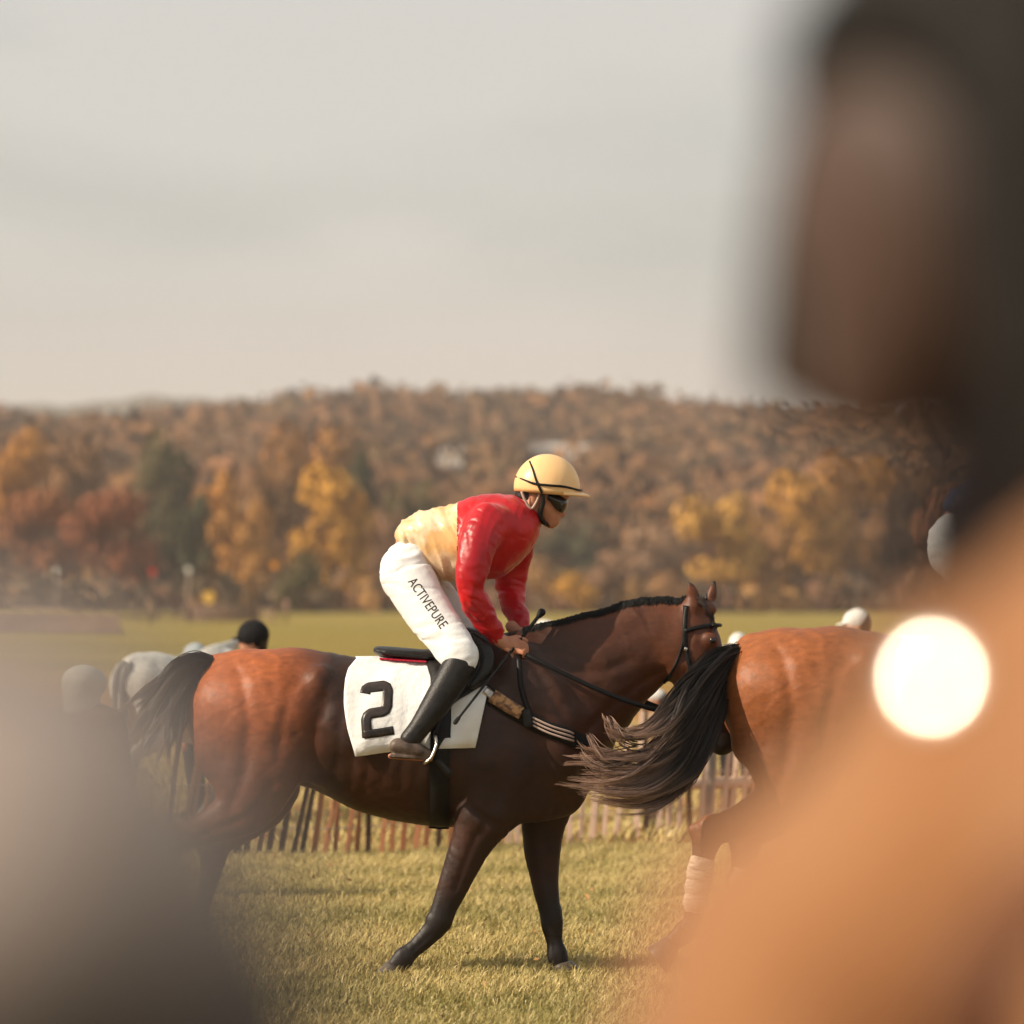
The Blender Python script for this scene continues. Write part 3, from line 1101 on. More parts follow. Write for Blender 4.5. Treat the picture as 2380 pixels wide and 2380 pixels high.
# conifers on the skyline
def conifer_mesh(seed):
    rg = np.random.default_rng(seed)
    V = []
    n = 420
    h = rg.random(n) ** 0.8
    a = rg.random(n) * 6.28
    r = (1 - h) * .24 * (0.5 + .6 * rg.random(n)) * (0.8 + .35 * np.sin(h * 55))
    for i in range(n):
        c = np.array([math.cos(a[i]) * r[i], math.sin(a[i]) * r[i], .1 + .9 * h[i] - .12 * r[i]])
        o = np.array([math.cos(a[i]), math.sin(a[i]), -.35]) * .055 * (1.2 - h[i])
        s_ = np.array([-math.sin(a[i]), math.cos(a[i]), 0]) * .045 * (1.2 - h[i])
        up = np.array([0, 0, .018])
        V += [c - o, c - s_ - up, c + o * 1.4, c + s_ - up]
    mc = np_mesh('crown', V, quads=np.arange(len(V)).reshape(-1, 4), smooth=False)
    mc.materials.append(LEAF_O)
    return mc


con = conifer_mesh(5)
contr = tube_mesh('trunk', [(0, 0, 0), (0, 0, .4), (0, 0, .95)], [.02, .013, .003], 7)
contr.materials.append(BARK)
for px, top, hpx, lab in ((1622, 910, 62, 'dark conifer on the skyline, left of the close pair'), (1660, 906, 66, 'tallest dark conifer on the skyline, the right of the close pair'), (1752, 914, 55, 'dark conifer standing alone on the skyline, nearest the blurred head')):
    dep = 1880
    zt = CAM_H + (HORIZON - top) * S * dep
    hh = hpx * S * dep * 1.3
    t = thing('conifer', lab, 'tree', ((px - 1190) * S * dep, dep, zt - hh), 'conifers on the skyline')
    t.scale = (hh * 1.1, hh * 1.1, hh)
    c = part('crown', con, None, t)
    c.color = (0.045, 0.042, 0.024, 1)
    part('trunk', contr, None, t)

# houses on the hill
wall_m = mat('white_siding', (0.72, 0.66, 0.60), 0.7, 0.2, col2=(0.66, 0.6, 0.55), scale=.6)
roof_m = mat('grey_roof', (0.42, 0.37, 0.34), 0.7, 0.2, col2=(0.5, 0.44, 0.4), scale=1)
glass_m = mat('dark_pane', (0.03, 0.03, 0.035), 0.15, 0.5)


def house(px, py, dep, wid, hgt, dpt, lab, wings):
    x = (px - 1190) * S * dep
    z = CAM_H + (HORIZON - py) * S * dep
    t = thing('house', lab, 'house', (x, dep, z), 'houses on the hill')
    zg = float(hill_z(x, dep))
    part('foundation', box_mesh('foundation', [((0, dpt / 2, (zg - z) / 2 - .5), (wid * .98, dpt * .98, abs(zg - z) + 1.0), None)]), wall_m, t)
    for (wx, ww, wh) in wings:
        w = part('wall', box_mesh('wall', [((wx, dpt / 2, wh / 2), (ww, dpt, wh), None)]), wall_m, t)
        nwin = max(2, int(ww / 2.2))
        for i in range(nwin):
            cx = wx - ww / 2 + (i + .5) * ww / nwin
            wn = part('window', box_mesh('window', [((cx, -.03, wh * .5), (.9, .12, 1.2), None)]), wall_m, w)
            part('pane', box_mesh('pane', [((cx, -.10, wh * .5), (.7, .04, 1.0), None)]), glass_m, wn)
        rh = 1.3
        V = [(wx - ww / 2 - .3, -.4, wh), (wx + ww / 2 + .3, -.4, wh), (wx + ww / 2 + .3, dpt + .4, wh), (wx - ww / 2 - .3, dpt + .4, wh), (wx - ww / 2 - .3, dpt / 2, wh + rh), (wx + ww / 2 + .3, dpt / 2, wh + rh)]
        part('roof', np_mesh('roof', V, quads=[(0, 1, 5, 4), (2, 3, 4, 5), (0, 3, 2, 1)], tris=[(1, 2, 5), (3, 0, 4)], smooth=False), roof_m, t)


house(1305, 1062, 1450, 15, 3, 7, 'long white house on the hill just above the yellow helmet', [(-3.5, 8, 2.2), (4.2, 7.0, 1.9)])
house(1042, 1064, 1400, 8, 2, 6, 'small pale house on the hill left of the yellow helmet', [(0, 7, 1.2)])

# ------------------------------------------------------------------ the horses
def H(px, py, y=0.0):
    """point in the ridden horse's frame (origin on the ground, depth DIST)"""
    d = DIST + y
    return ((px - 1190) * S * d, y, CAM_H - (py - HORIZON) * S * d)


K = S * DIST


def T(nodes, k=0.03, sub=4, L=(0, 1, 0), rin=None):
    out = []
    for nd in nodes:
        px, py, y, r, rl = nd
        out.append((*H(px, py, y), r * K, rl))
    return dict(nodes=out, k=k, sub=sub, L=L)


trunk = T([(528, 1632, 0, 92, .17), (580, 1660, 0, 146, .265), (650, 1664, 0, 157, .285), (730, 1670, 0, 158, .275), (810, 1692, 0, 166, .28),
           (900, 1714, 0, 183, .295), (1000, 1726, 0, 193, .295), (1100, 1718, 0, 203, .275), (1185, 1702, 0, 212, .24), (1250, 1720, 0, 170, .215),
           (1298, 1762, 0, 104, .175)], k=0.04)
neck_up = [T([(1200, 1640, 0, 150, .16), (1325, 1602, 0, 152, .155), (1425, 1540, 0, 117, .115), (1510, 1494, 0, 92, .092), (1588, 1462, 0, 62, .078)], k=0.08),
           T([(1603, 1446, 0, 48, .075), (1606, 1500, 0, 70, .098), (1624, 1572, 0, 62, .088), (1648, 1640, 0, 46, .062), (1668, 1695, 0, 41, .052), (1678, 1722, 0, 34, .052)], k=0.035),
           T([(1650, 1487, -.088, 17, .018), (1652, 1489, -.088, 17, .018)], k=0.02),
           T([(1650, 1487, .088, 17, .018), (1652, 1489, .088, 17, .018)], k=0.02),
           # cheek
           T([(1566, 1515, -.062, 36, .03), (1572, 1535, -.062, 38, .03)], k=0.03),
           # ears
           T([(1612, 1402, -.035, 13, .018), (1610, 1378, -.045, 14, .017), (1600, 1350, -.05, 3, .004)], k=0.012),
           T([(1646, 1402, .045, 11, .018), (1655, 1380, .05, 12, .017), (1660, 1350, .055, 3, .004)], k=0.012),
           T([(1610, 1412, -.02, 26, .06), (1645, 1415, .02, 20, .05)], k=0.02)]
legs = [
    # near fore
    T([(1215, 1770, -.13, 110, .08), (1130, 1895, -.165, 66, .075), (1094, 1962, -.165, 48, .062), (1058, 2048, -.16, 37, .045), (1031, 2112, -.155, 29, .038),
       (1021, 2142, -.155, 29, .037), (992, 2178, -.152, 22, .028), (957, 2209, -.15, 20, .027), (938, 2226, -.15, 25, .033), (920, 2246, -.15, 20, .029)], k=0.045),
    # far fore
    T([(1275, 1800, .12, 85, .075), (1263, 1915, .15, 52, .062), (1261, 1985, .155, 42, .055), (1268, 2060, .15, 31, .042), (1279, 2122, .15, 25, .036),
       (1283, 2150, .15, 25, .036), (1289, 2190, .15, 19, .026), (1295, 2216, .15, 24, .032), (1303, 2240, .15, 19, .028)], k=0.045),
    # near hind, trailing
    T([(600, 1690, -.12, 128, .12), (592, 1790, -.155, 104, .105), (570, 1868, -.165, 70, .082), (500, 1916, -.165, 44, .055), (432, 1942, -.16, 34, .042),
       (404, 1952, -.16, 35, .038), (388, 2010, -.16, 24, .030), (377, 2085, -.155, 19, .026), (366, 2145, -.15, 21, .028), (352, 2166, -.15, 25, .031), (322, 2192, -.15, 19, .028)], k=0.045),
    # far hind
    T([(610, 1740, .12, 115, .12), (600, 1840, .155, 86, .1), (562, 1900, .165, 58, .075), (515, 1950, .165, 36, .045), (500, 1972, .16, 35, .04), (489, 2035, .16, 24, .03),
       (470, 2110, .155, 19, .026), (460, 2165, .15, 21, .028), (452, 2192, .15, 24, .031), (440, 2222, .15, 19, .028)], k=0.045),
]
muscles = [
    T([(1205, 1540, -.13, 42, .05), (1265, 1640, -.17, 52, .055), (1300, 1760, -.17, 55, .055)], k=0.06),
    T([(1160, 1790, -.205, 72, .06), (1130, 1870, -.20, 52, .05)], k=0.06),
    T([(1250, 1850, -.14, 60, .06), (1300, 1840, -.06, 60, .06)], k=0.05),
    T([(742, 1578, -.20, 26, .03), (752, 1590, -.21, 26, .03)], k=0.06),
    T([(640, 1760, -.215, 58, .05), (652, 1800, -.20, 46, .045)], k=0.05),
    T([(520, 1640, -.12, 60, .07), (500, 1760, -.13, 46, .06)], k=0.06),
    # belly flank fold
    T([(745, 1790, -.15, 30, .03), (690, 1790, -.18, 24, .03)], k=0.05),
    # crest and wither
    T([(1130, 1525, 0, 32, .05), (1200, 1502, 0, 26, .04), (1290, 1490, 0, 28, .035), (1420, 1444, 0, 24, .03), (1545, 1412, 0, 18, .026)], k=0.05),
    # knees, tendons, fetlocks
    T([(1036, 2116, -.155, 20, .03), (1030, 2136, -.155, 20, .03)], k=0.015), T([(1290, 2118, .15, 16, .03), (1291, 2138, .15, 16, .03)], k=0.015),
    T([(1000, 2132, -.155, 10, .02), (1004, 2142, -.155, 10, .02)], k=0.015),
    T([(930, 2234, -.15, 9, .022), (922, 2238, -.15, 7, .018)], k=0.012), T([(1284, 2226, .15, 10, .022), (1280, 2230, .15, 7, .018)], k=0.012),
    T([(986, 2158, -.154, 7, .012), (958, 2196, -.15, 6, .011)], k=0.01), T([(1272, 2160, .15, 7, .012), (1280, 2206, .15, 6, .011)], k=0.01),
    T([(372, 1948, -.16, 16, .02), (380, 1960, -.16, 16, .02)], k=0.02), T([(474, 1966, .16, 16, .02), (480, 1978, .16, 16, .02)], k=0.02),
    # croup / dock
    T([(560, 1560, 0, 46, .10), (505, 1552, 0, 30, .04), (486, 1556, 0, 20, .028)], k=0.05),
]


GROOVES = [  # pixel path, width, depth (metres, negative = raised)
    ([(1225, 1520), (1275, 1610), (1330, 1700), (1352, 1790)], 14, .011), ([(1150, 1560), (1120, 1660), (1090, 1760), (1080, 1850)], 16, .008),
    ([(1090, 1870), (1140, 1910), (1190, 1915)], 12, .007), ([(1195, 1540), (1240, 1640), (1290, 1740)], 20, -.007), ([(1345, 1715), (1420, 1640), (1500, 1580), (1545, 1560)], 12, .010),
    ([(1260, 1520), (1380, 1490), (1500, 1450)], 20, .005), ([(770, 1590), (742, 1680), (722, 1760), (705, 1815)], 18, .014), ([(560, 1560), (585, 1680), (575, 1790), (540, 1880)], 16, .010),
    ([(680, 1600), (660, 1690), (650, 1760)], 14, .007), ([(742, 1575), (768, 1602)], 22, -.012), ([(1590, 1545), (1640, 1600)], 8, -.006), ([(1604, 1470), (1588, 1530), (1600, 1580)], 8, .006),
    ([(1105, 1940), (1060, 2060)], 8, .006), ([(1265, 1930), (1275, 2060)], 8, .006), ([(1005, 2165), (960, 2206)], 4, .004), ([(1281, 2160), (1290, 2206)], 4, .004),
    ([(560, 1900), (470, 1940)], 8, .007), ([(640, 1820), (600, 1880), (540, 1920)], 12, .006), ([(1180, 1790), (1150, 1860), (1120, 1930)], 12, .006), ([(1330, 1560), (1400, 1560), (1470, 1530)], 12, .004),
] + [([(800 + i * 38, 1640), (788 + i * 38, 1760), (776 + i * 38, 1830)], 9, .0028) for i in range(7)]


def groove_disp(px, py):
    d = np.zeros(len(px))
    for path, w, dep in GROOVES:
        best = np.full(len(px), 1e9)
        for (ax_, ay_), (bx_, by_) in zip(path[:-1], path[1:]):
            ex, ey = bx_ - ax_, by_ - ay_
            t = np.clip(((px - ax_) * ex + (py - ay_) * ey) / (ex * ex + ey * ey), 0, 1)
            best = np.minimum(best, (px - ax_ - t * ex) ** 2 + (py - ay_ - t * ey) ** 2)
        d -= dep * np.exp(-best / (w * w))
    return d


def coat_disp(V):
    py = HORIZON + (CAM_H - V[:, 2]) / K
    px = V[:, 0] / K + 1190
    body = np.clip((1930 - py) / 60, 0, 1)
    hd = np.clip((px - 1520) / 40, 0, 1)
    big = (vnoise(V * 7.5, 3) - .5) * .011 + (vnoise(V * 15, 4) - .5) * .005
    rip = creases(V, (.8, 0, .5), .055, 3.5, 6) * .0022
    veins = creases(V, (.6, .2, -.7), .03, 6.0, 8) * .0012
    leg = creases(V, (1, .3, .1), .018, 7.0, 11) * .0016
    return (big + rip + veins) * body * (1 - .6 * hd) + leg * (1 - body) + groove_disp(px, py) * np.clip(np.abs(V[:, 1]) / .06, 0, 1)


def horse_mesh(name, neck, vox):
    mus = muscles if neck is neck_up else muscles[:-2] + muscles[-1:]
    me = organic(name, [trunk] + neck + legs + mus, vox, it=2, disp=coat_disp)
    V = np.empty(len(me.vertices) * 3, dtype=np.float32)
    me.vertices.foreach_get('co', V)
    V = V.reshape(-1, 3)
    px = V[:, 0] / K + 1190
    py = HORIZON + (CAM_H - V[:, 2]) / K
    sm = lambda a, b, x: np.clip((x - a) / (b - a), 0, 1) ** 2 * (3 - 2 * np.clip((x - a) / (b - a), 0, 1))
    # reddish quarters and neck, darker barrel and forehand (bay colouring with sunlit rump and shaded flank painted in)
    warm = 1 - sm(600, 800, px) * 1.0
    warm = np.maximum(warm, sm(1380, 1560, px) * 0.24)
    warm = np.maximum(warm, sm(1200, 1420, px) * 0.12 + 0.03)
    warm *= 1 - 0.7 * sm(1600, 1800, py)
    set_point_attr(me, 'warm', warm)
    # black points: lower legs, muzzle, ear tips
    pts = sm(2040, 2120, py)
    pts = np.maximum(pts, sm(1930, 2000, py) * (px < 520))
    pts = np.maximum(pts, sm(1640, 1720, py) * (px > 1600))
    pts = np.maximum(pts, (1 - sm(1352, 1368, py)) * (px > 1590))
    set_point_attr(me, 'points', pts)
    return me


def bvh_of(me):
    vs_ = [v.co.copy() for v in me.vertices]
    return BVHTree.FromPolygons(vs_, [tuple(p.vertices) for p in me.polygons])


me_horse = horse_mesh('bay_horse_body', neck_up, 0.010)
BV = bvh_of(me_horse)


def cast(px, py, side=-1, off=0.006):
    """point of the horse's flank seen at the pixel, lifted off by 'off'"""
    x, _, z = H(px, py, -0.25 if side < 0 else 0.25)
    hit, nrm, _, _ = BV.ray_cast(Vector((x, side * 2.0, z)), Vector((0, -side, 0)))
    if hit is None:
        near, nrm, _, _ = BV.find_nearest(Vector((x, side * 0.12, z)))
        return near + nrm * off
    if nrm.dot(Vector((0, side, 0))) < 0:
        nrm = -nrm
    p = hit + (nrm * 0.5 + Vector((0, side, 0)) * 0.5) * off
    return p


def strip(name, path, width, off, thick=0.004, side=-1, sub=5, nw=3):
    """strap lying on the horse's side along a pixel path"""
    C = catmull(path, sub)
    Tn = np.gradient(C, axis=0)
    Tn /= np.linalg.norm(Tn, axis=1)[:, None]
    Nn = np.stack([-Tn[:, 1], Tn[:, 0]], axis=1)
    G = []
    for c, n in zip(C, Nn):
        row = []
        for w in np.linspace(-0.5, 0.5, nw):
            q = c + n * w * width
            row.append(cast(q[0], q[1], side, off))
        G.append(row)
    return sheet_mesh(name, np.array([[tuple(p) for p in r] for r in G]), thick)


def hair(name, guides, n, r0, tip_from=0.6, tip_amt=1.0, jitter=0.02, seg=14, seed=1, per=34, root_spread=0.012):
    """strands between guide curves; guides: lists of (x,y,z) with equal count"""
    rg = np.random.default_rng(seed)
    Gs = [catmull(g, 6) for g in guides]
    m = seg
    Gs = np.array([[g[int(round(i * (len(g) - 1) / (m - 1)))] for i in range(m)] for g in Gs])
    V, Q, tips = [], [], []
    tt = np.linspace(0, 1, m)
    nc = max(6, n // per)
    cu = rg.random(nc) * (len(Gs) - 1)
    coff = rg.normal(0, 1, (nc, 3)) * jitter
    cph = rg.random((nc, 3)) * 6.28
    cfr = 5 + 4 * rg.random(nc)
    clen = 0.66 + 0.34 * rg.random(nc)
    for s in range(n):
        ci = rg.integers(nc)
        u = np.clip(cu[ci] + rg.normal(0, .10), 0, len(Gs) - 1.001)
        i = min(int(u), len(Gs) - 2)
        f = u - i
        C = Gs[i] * (1 - f) + Gs[i + 1] * f
        cg = min(int(cu[ci]), len(Gs) - 2)
        Cc = Gs[cg] * (1 - (cu[ci] - cg)) + Gs[cg + 1] * (cu[ci] - cg)
        pull = (0.75 * tt ** 0.8)[:, None]
        C = C * (1 - pull) + Cc * pull
        wob = np.stack([np.sin(tt * cfr[ci] + cph[ci, a]) - np.sin(cph[ci, a]) for a in range(3)], axis=1) * jitter * 0.75
        own_w = np.sin(tt * (7 + 5 * rg.random()) + rg.random() * 6.28)[:, None] * rg.normal(0, 1, 3) * jitter * .10
        C = C + coff[ci] * (tt[:, None] ** 1.1) + rg.normal(0, 1, 3) * root_spread * (1 - tt[:, None]) + wob + own_w * tt[:, None] + rg.normal(0, 1, 3) * jitter * .16 * tt[:, None]
        ln = min(1.0, clen[ci] * (0.85 + 0.2 * rg.random()))
        keep = int(max(5, round(m * ln)))
        # cut the strand short
        src = np.linspace(0, ln * (m - 1), m)
        lo_ = np.floor(src).astype(int)
        hi_ = np.minimum(lo_ + 1, m - 1)
        fr = (src - lo_)[:, None]
        C = C[lo_] * (1 - fr) + C[hi_] * fr
        Tn = np.gradient(C, axis=0)
        Tn /= np.linalg.norm(Tn, axis=1)[:, None] + 1e-9
        a = np.cross(Tn, np.array([0.2, 0.95, 0.1]))
        a /= np.linalg.norm(a, axis=1)[:, None] + 1e-9
        b = np.cross(Tn, a)
        r = r0 * (0.6 + 0.8 * rg.random()) * (1 - 0.8 * tt ** 2)
        base = len(V)
        own = rg.random()
        for j in range(m):
            for k in range(3):
                an = 2.094 * k
                V.append(C[j] + r[j] * (math.cos(an) * a[j] + math.sin(an) * b[j]))
            tp = max(0.0, (tt[j] * ln - tip_from) / (1 - tip_from)) * tip_amt
            tips += [min(1, tp * (0.4 + own) + 0.10 * own * tt[j])] * 3
        for j in range(m - 1):
            for k in range(3):
                k2 = (k + 1) % 3
                Q.append((base + j * 3 + k, base + (j + 1) * 3 + k, base + (j + 1) * 3 + k2, base + j * 3 + k2))
    me = np_mesh(name, np.array(V), quads=np.array(Q))
    set_point_attr(me, 'tip', tips)
    return me


HB = H(950, 2259)            # base point of the ridden horse, in its frame
OFF_H = (-HB[0], 0, 0)
SC2 = 1.066
TX2 = (1670 - 1190) * K - SC2 * (433 - 1190) * K
FRAME1 = Vector((0, DIST, 0))
FRAME2 = Vector((TX2, DIST - 0.12, 0))


def base_at(frame, sc=1.0):
    return frame + Vector((HB[0] * sc, 0, 0))


horse1 = thing('bay_horse', 'dark bay racehorse carrying the jockey in red and gold', 'horse', base_at(FRAME1), 'bay racehorses on the grass')
part('body', me_horse, M_['bay_dark'], horse1, OFF_H)
horse2 = thing('bay_horse', 'bright bay racehorse ahead, its dark tail swishing across the other horse', 'horse', base_at(FRAME2, SC2), 'bay racehorses on the grass')
horse2.scale = (SC2,) * 3
b2 = part('body', me_horse, None, horse2, OFF_H)
b2.material_slots[0].link = 'OBJECT'
b2.material_slots[0].material = M_['bay_red']

# hooves
HOOF_M = mat('horn', (.055, .043, .035), .45, .35, col2=(.11, .085, .065), scale=14, stretch=(1, 1, .3))


def hoof_mesh(top, bot, r0=.045, r1=.056):
    a, b = Vector(H(*top)), Vector(H(*bot))
    ax = (b - a).normalized()
    sx = Vector((0, 1, 0))
    fx = ax.cross(sx).normalized()
    if fx.x < 0:
        fx = -fx
    V, Q = [], []
    prof = [(-.10, .70), (0, 1.0), (.08, 1.06), (.55, 1.25), (.95, 1.45), (1.0, 1.42), (1.0, .9), (.93, .2)]
    for t, r in prof:
        for i in range(18):
            an = 2 * math.pi * i / 18
            fwd = 1.12 if math.cos(an) > 0 else .88
            c = a + (b - a) * t + fx * (.012 * t)
            V.append(tuple(c + fx * (r0 * r * fwd * math.cos(an)) + sx * (r0 * r * .92 * math.sin(an))))
    for j in range(len(prof) - 1):
        for i in range(18):
            k = (i + 1) % 18
            Q.append((j * 18 + i, (j + 1) * 18 + i, (j + 1) * 18 + k, j * 18 + k))
    return np_mesh('hoof', V, quads=Q)


HOOVES = [hoof_mesh((917, 2246, -.15), (890, 2276, -.15)), hoof_mesh((1304, 2240, .15), (1314, 2272, .15)), hoof_mesh((320, 2194, -.15), (283, 2222, -.15)), hoof_mesh((440, 2222, .15), (430, 2258, .15))]
for hz in (horse1, horse2):
    for hm_ in HOOVES:
        part('hoof', hm_, HOOF_M, hz, OFF_H)

# eyes
bm = bmesh.new()
bmesh.ops.create_uvsphere(bm, u_segments=12, v_segments=8, radius=0.017)
for f in bm.faces:
    f.smooth = True
me_eye = bpy.data.meshes.new('horse_eye')
bm.to_mesh(me_eye)
bm.free()
me_eye.materials.append(M_['goggle'])
for hz in (horse1, horse2):
    for sy in (-1, 1):
        e = H(1656, 1489, sy * .096)
        part('eye', me_eye, None, hz, (e[0] - HB[0], e[1], e[2]))

# manes: short crest hair and forelock
mane_g = []
for cx in np.linspace(1218, 1598, 40):
    x_ = (cx - 1190) * K
    hit, _, _, _ = BV.ray_cast(Vector((x_, 0, 3)), Vector((0, 0, -1)))
    if hit is None:
        continue
    z_ = hit.z
    mane_g.append([(x_, .004, z_ - .006), (x_ - .002, -.006, z_ + .005), (x_ - .006, -.022, z_ + .001), (x_ - .010, -.036, z_ - .012), (x_ - .013, -.046, z_ - .030)])
me_mane = hair('mane', mane_g, 3200, 0.0026, per=1, tip_from=0.9, tip_amt=0.1, jitter=0.0035, seg=7, seed=3, root_spread=0.003)
M_['mane'] = hair_mat('mane_hair', (0.007, 0.006, 0.006), (0.02, 0.015, 0.012), 0.7)
part('mane', me_mane, M_['mane'], horse1, OFF_H)
part('mane', me_mane, None, horse2, OFF_H)
fl = [[H(1615 + 8 * i, 1396, -.03 + .02 * i), H(1622 + 9 * i, 1405, -.045 + .02 * i), H(1636 + 8 * i, 1425, -.06 + .02 * i), H(1648 + 6 * i, 1452, -.07 + .02 * i)] for i in range(3)]
me_fl = hair('forelock', fl, 140, 0.003, tip_from=0.9, tip_amt=0.1, jitter=0.008, seg=8, seed=4)
part('forelock', me_fl, M_['hair_black'], horse1, OFF_H)
part('forelock', me_fl, None, horse2, OFF_H)

# tails
tail1 = [
    [H(500, 1540, -.02), H(470, 1530, -.05), H(420, 1545, -.08), H(360, 1580, -.1), H(310, 1625, -.12), H(262, 1662, -.12)],
    [H(495, 1546, -.02), H(462, 1538, -.06), H(420, 1562, -.09), H(375, 1606, -.12), H(335, 1660, -.14), H(298, 1715, -.14)],
    [H(490, 1552, -.02), H(455, 1550, -.06), H(422, 1585, -.1), H(392, 1640, -.13), H(362, 1700, -.15), H(345, 1765, -.16)],
    [H(486, 1558, -.02), H(455, 1566, -.06), H(432, 1610, -.1), H(415, 1665, -.13), H(402, 1720, -.15), H(395, 1780, -.16)],
    [H(482, 1564, -.02), H(458, 1585, -.05), H(442, 1630, -.08), H(430, 1685, -.11), H(424, 1735, -.13), H(420, 1775, -.14)],
]
me_tail1 = hair('tail', tail1, 1500, 0.0025, tip_from=0.35, tip_amt=0.75, jitter=0.020, seed=5)
part('tail', me_tail1, M_['hair_brown'], horse1, OFF_H)


def H2(px, py, y):
    """pixel to the leading horse's own frame"""
    d = FRAME2.y + y
    w = Vector(((px - 1190) * S * d, d, CAM_H - (py - HORIZON) * S * d)) - FRAME2
    return tuple(w / SC2)


tail2 = [
    [H2(1712, 1512, -.03), H2(1674, 1524, -.10), H2(1612, 1570, -.20), H2(1562, 1630, -.28), H2(1505, 1690, -.34), H2(1450, 1705, -.38), H2(1395, 1690, -.40)],
    [H2(1712, 1520, -.03), H2(1670, 1538, -.10), H2(1616, 1600, -.22), H2(1562, 1672, -.30), H2(1500, 1728, -.36), H2(1430, 1738, -.40), H2(1362, 1718, -.42)],
    [H2(1710, 1528, -.03), H2(1668, 1555, -.10), H2(1614, 1620, -.24), H2(1566, 1715, -.32), H2(1500, 1770, -.38), H2(1420, 1778, -.42), H2(1336, 1768, -.43)],
    [H2(1706, 1536, -.03), H2(1666, 1575, -.10), H2(1622, 1655, -.24), H2(1568, 1752, -.33), H2(1490, 1802, -.39), H2(1400, 1815, -.43), H2(1300, 1806, -.44)],
    [H2(1702, 1546, -.03), H2(1668, 1600, -.10), H2(1634, 1690, -.23), H2(1580, 1790, -.32), H2(1500, 1838, -.38), H2(1400, 1836, -.42), H2(1278, 1812, -.43)],
    [H2(1698, 1556, -.03), H2(1672, 1625, -.09), H2(1644, 1710, -.20), H2(1590, 1810, -.28), H2(1506, 1856, -.34), H2(1410, 1856, -.38), H2(1310, 1832, -.40)],
]
me_tail2 = hair('tail', tail2, 3000, 0.0024, tip_from=0.50, tip_amt=1.5, jitter=0.026, seed=6, seg=16)
wisp = [[H2(1500, 1690, -.36), H2(1470, 1672, -.38), H2(1450, 1640, -.40), H2(1428, 1628, -.41)],
        [H2(1480, 1720, -.38), H2(1445, 1712, -.40), H2(1420, 1680, -.42), H2(1405, 1650, -.43)],
        [H2(1460, 1745, -.40), H2(1420, 1740, -.42), H2(1385, 1712, -.43), H2(1360, 1690, -.44)],
        [H2(1450, 1790, -.41), H2(1400, 1785, -.43), H2(1350, 1755, -.44), H2(1332, 1728, -.45)]]
part('tail', me_tail2, M_['hair_black'], horse2, OFF_H)
me_wisp = hair('tail_wisps', wisp, 60, 0.0030, tip_from=0.0, tip_amt=1.3, jitter=0.014, seed=8, seg=10, root_spread=0.03)
part('tail_wisps', me_wisp, M_['hair_black'], horse2, OFF_H, 'pale flyaway ends of the tail')

# grey horse behind, head down
trunkG = trunk
neck_down = [T([(1200, 1640, 0, 140, .16), (1300, 1680, 0, 130, .145), (1390, 1740, 0, 100, .11), (1450, 1810, 0, 80, .09), (1490, 1880, 0, 58, .078)], k=0.08),
             T([(1495, 1890, 0, 52, .075), (1500, 1945, 0, 66, .095), (1490, 2020, 0, 56, .08), (1475, 2090, 0, 44, .06), (1468, 2150, 0, 38, .052)], k=0.035),
             T([(1515, 1885, -.05, 13, .017), (1540, 1870, -.06, 12, .015), (1560, 1862, -.065, 3, .004)], k=0.012),
             T([(1515, 1885, .05, 13, .017), (1540, 1870, .06, 12, .015), (1560, 1862, .065, 3, .004)], k=0.012)]
me_grey = horse_mesh('grey_horse_body', neck_down, 0.016)
gsc = 0.875
gr = thing('grey_horse', 'pale grey horse standing behind the dark bay horse, only its rump showing', 'horse', ((450 - 1190) * S * 42.5, 42.5, 0))
gr.rotation_euler = (0, 0, RAD(60))
gr.scale = (gsc,) * 3
part('body', me_grey, M_['grey_coat'], gr, (-HB[0] - 0.1, 0, 0))
for hm_ in HOOVES:
    part('hoof', hm_, HOOF_M, gr, (-HB[0] - 0.1, 0, 0))
gt = [[H(488, 1552, .0), H(455, 1560, 0), H(430, 1620, 0), H(420, 1720, 0), H(415, 1850, 0), H(412, 1960, 0)],
      [H(486, 1556, -.03), H(460, 1575, -.04), H(440, 1640, -.05), H(432, 1740, -.05), H(430, 1860, -.05), H(428, 1960, -.04)],
      [H(486, 1556, .03), H(460, 1575, .04), H(440, 1640, .05), H(432, 1740, .05), H(430, 1860, .05), H(428, 1960, .04)]]
part('tail', hair('tail', gt, 260, 0.006, seed=9, jitter=0.02, seg=9), M_['hair_grey'], gr, (-HB[0] - 0.1, 0, 0))

# ------------------------------------------------------------------ tack
# number cloth
NC = thing('saddle_cloth', 'white saddle cloth with a black number 2 under the jockey', 'saddle cloth', base_at(FRAME1) + Vector((0, 0, 1.2)))
OFF_C = (-HB[0], 0, -1.2)


def cloth_side(side):
    G = []
    nu, nv = 40, 16
    L_ = catmull([(826, 1534), (806, 1562), (799, 1620), (808, 1690), (827, 1757)], 6)
    Rr = catmull([(1120, 1530), (1128, 1562), (1131, 1612), (1120, 1670), (1105, 1738)], 6)
    L_ = np.array([L_[int(round(i * (len(L_) - 1) / (nv - 1)))] for i in range(nv)])
    Rr = np.array([Rr[int(round(i * (len(Rr) - 1) / (nv - 1)))] for i in range(nv)])
    for i in range(nu):
        u = i / (nu - 1)
        row = []
        for j in range(nv):
            q = L_[j] * (1 - u) + Rr[j] * u
            sag = math.sin(u * math.pi) * (-6) * (j / (nv - 1))
            p = cast(q[0], q[1] + sag, side, 0.014)
            rip = 0.006 * math.sin(u * 17 + j * 0.45) * (j / nv) ** .7 + 0.004 * math.sin(u * 9 - j * .7) + 0.003 * math.sin(u * 31 + j * .9) * (1 - j / nv)
            row.append((p.x, p.y + side * (rip + 0.006 * (j / nv) ** 3), p.z))
        G.append(row)
    return np.array(G)


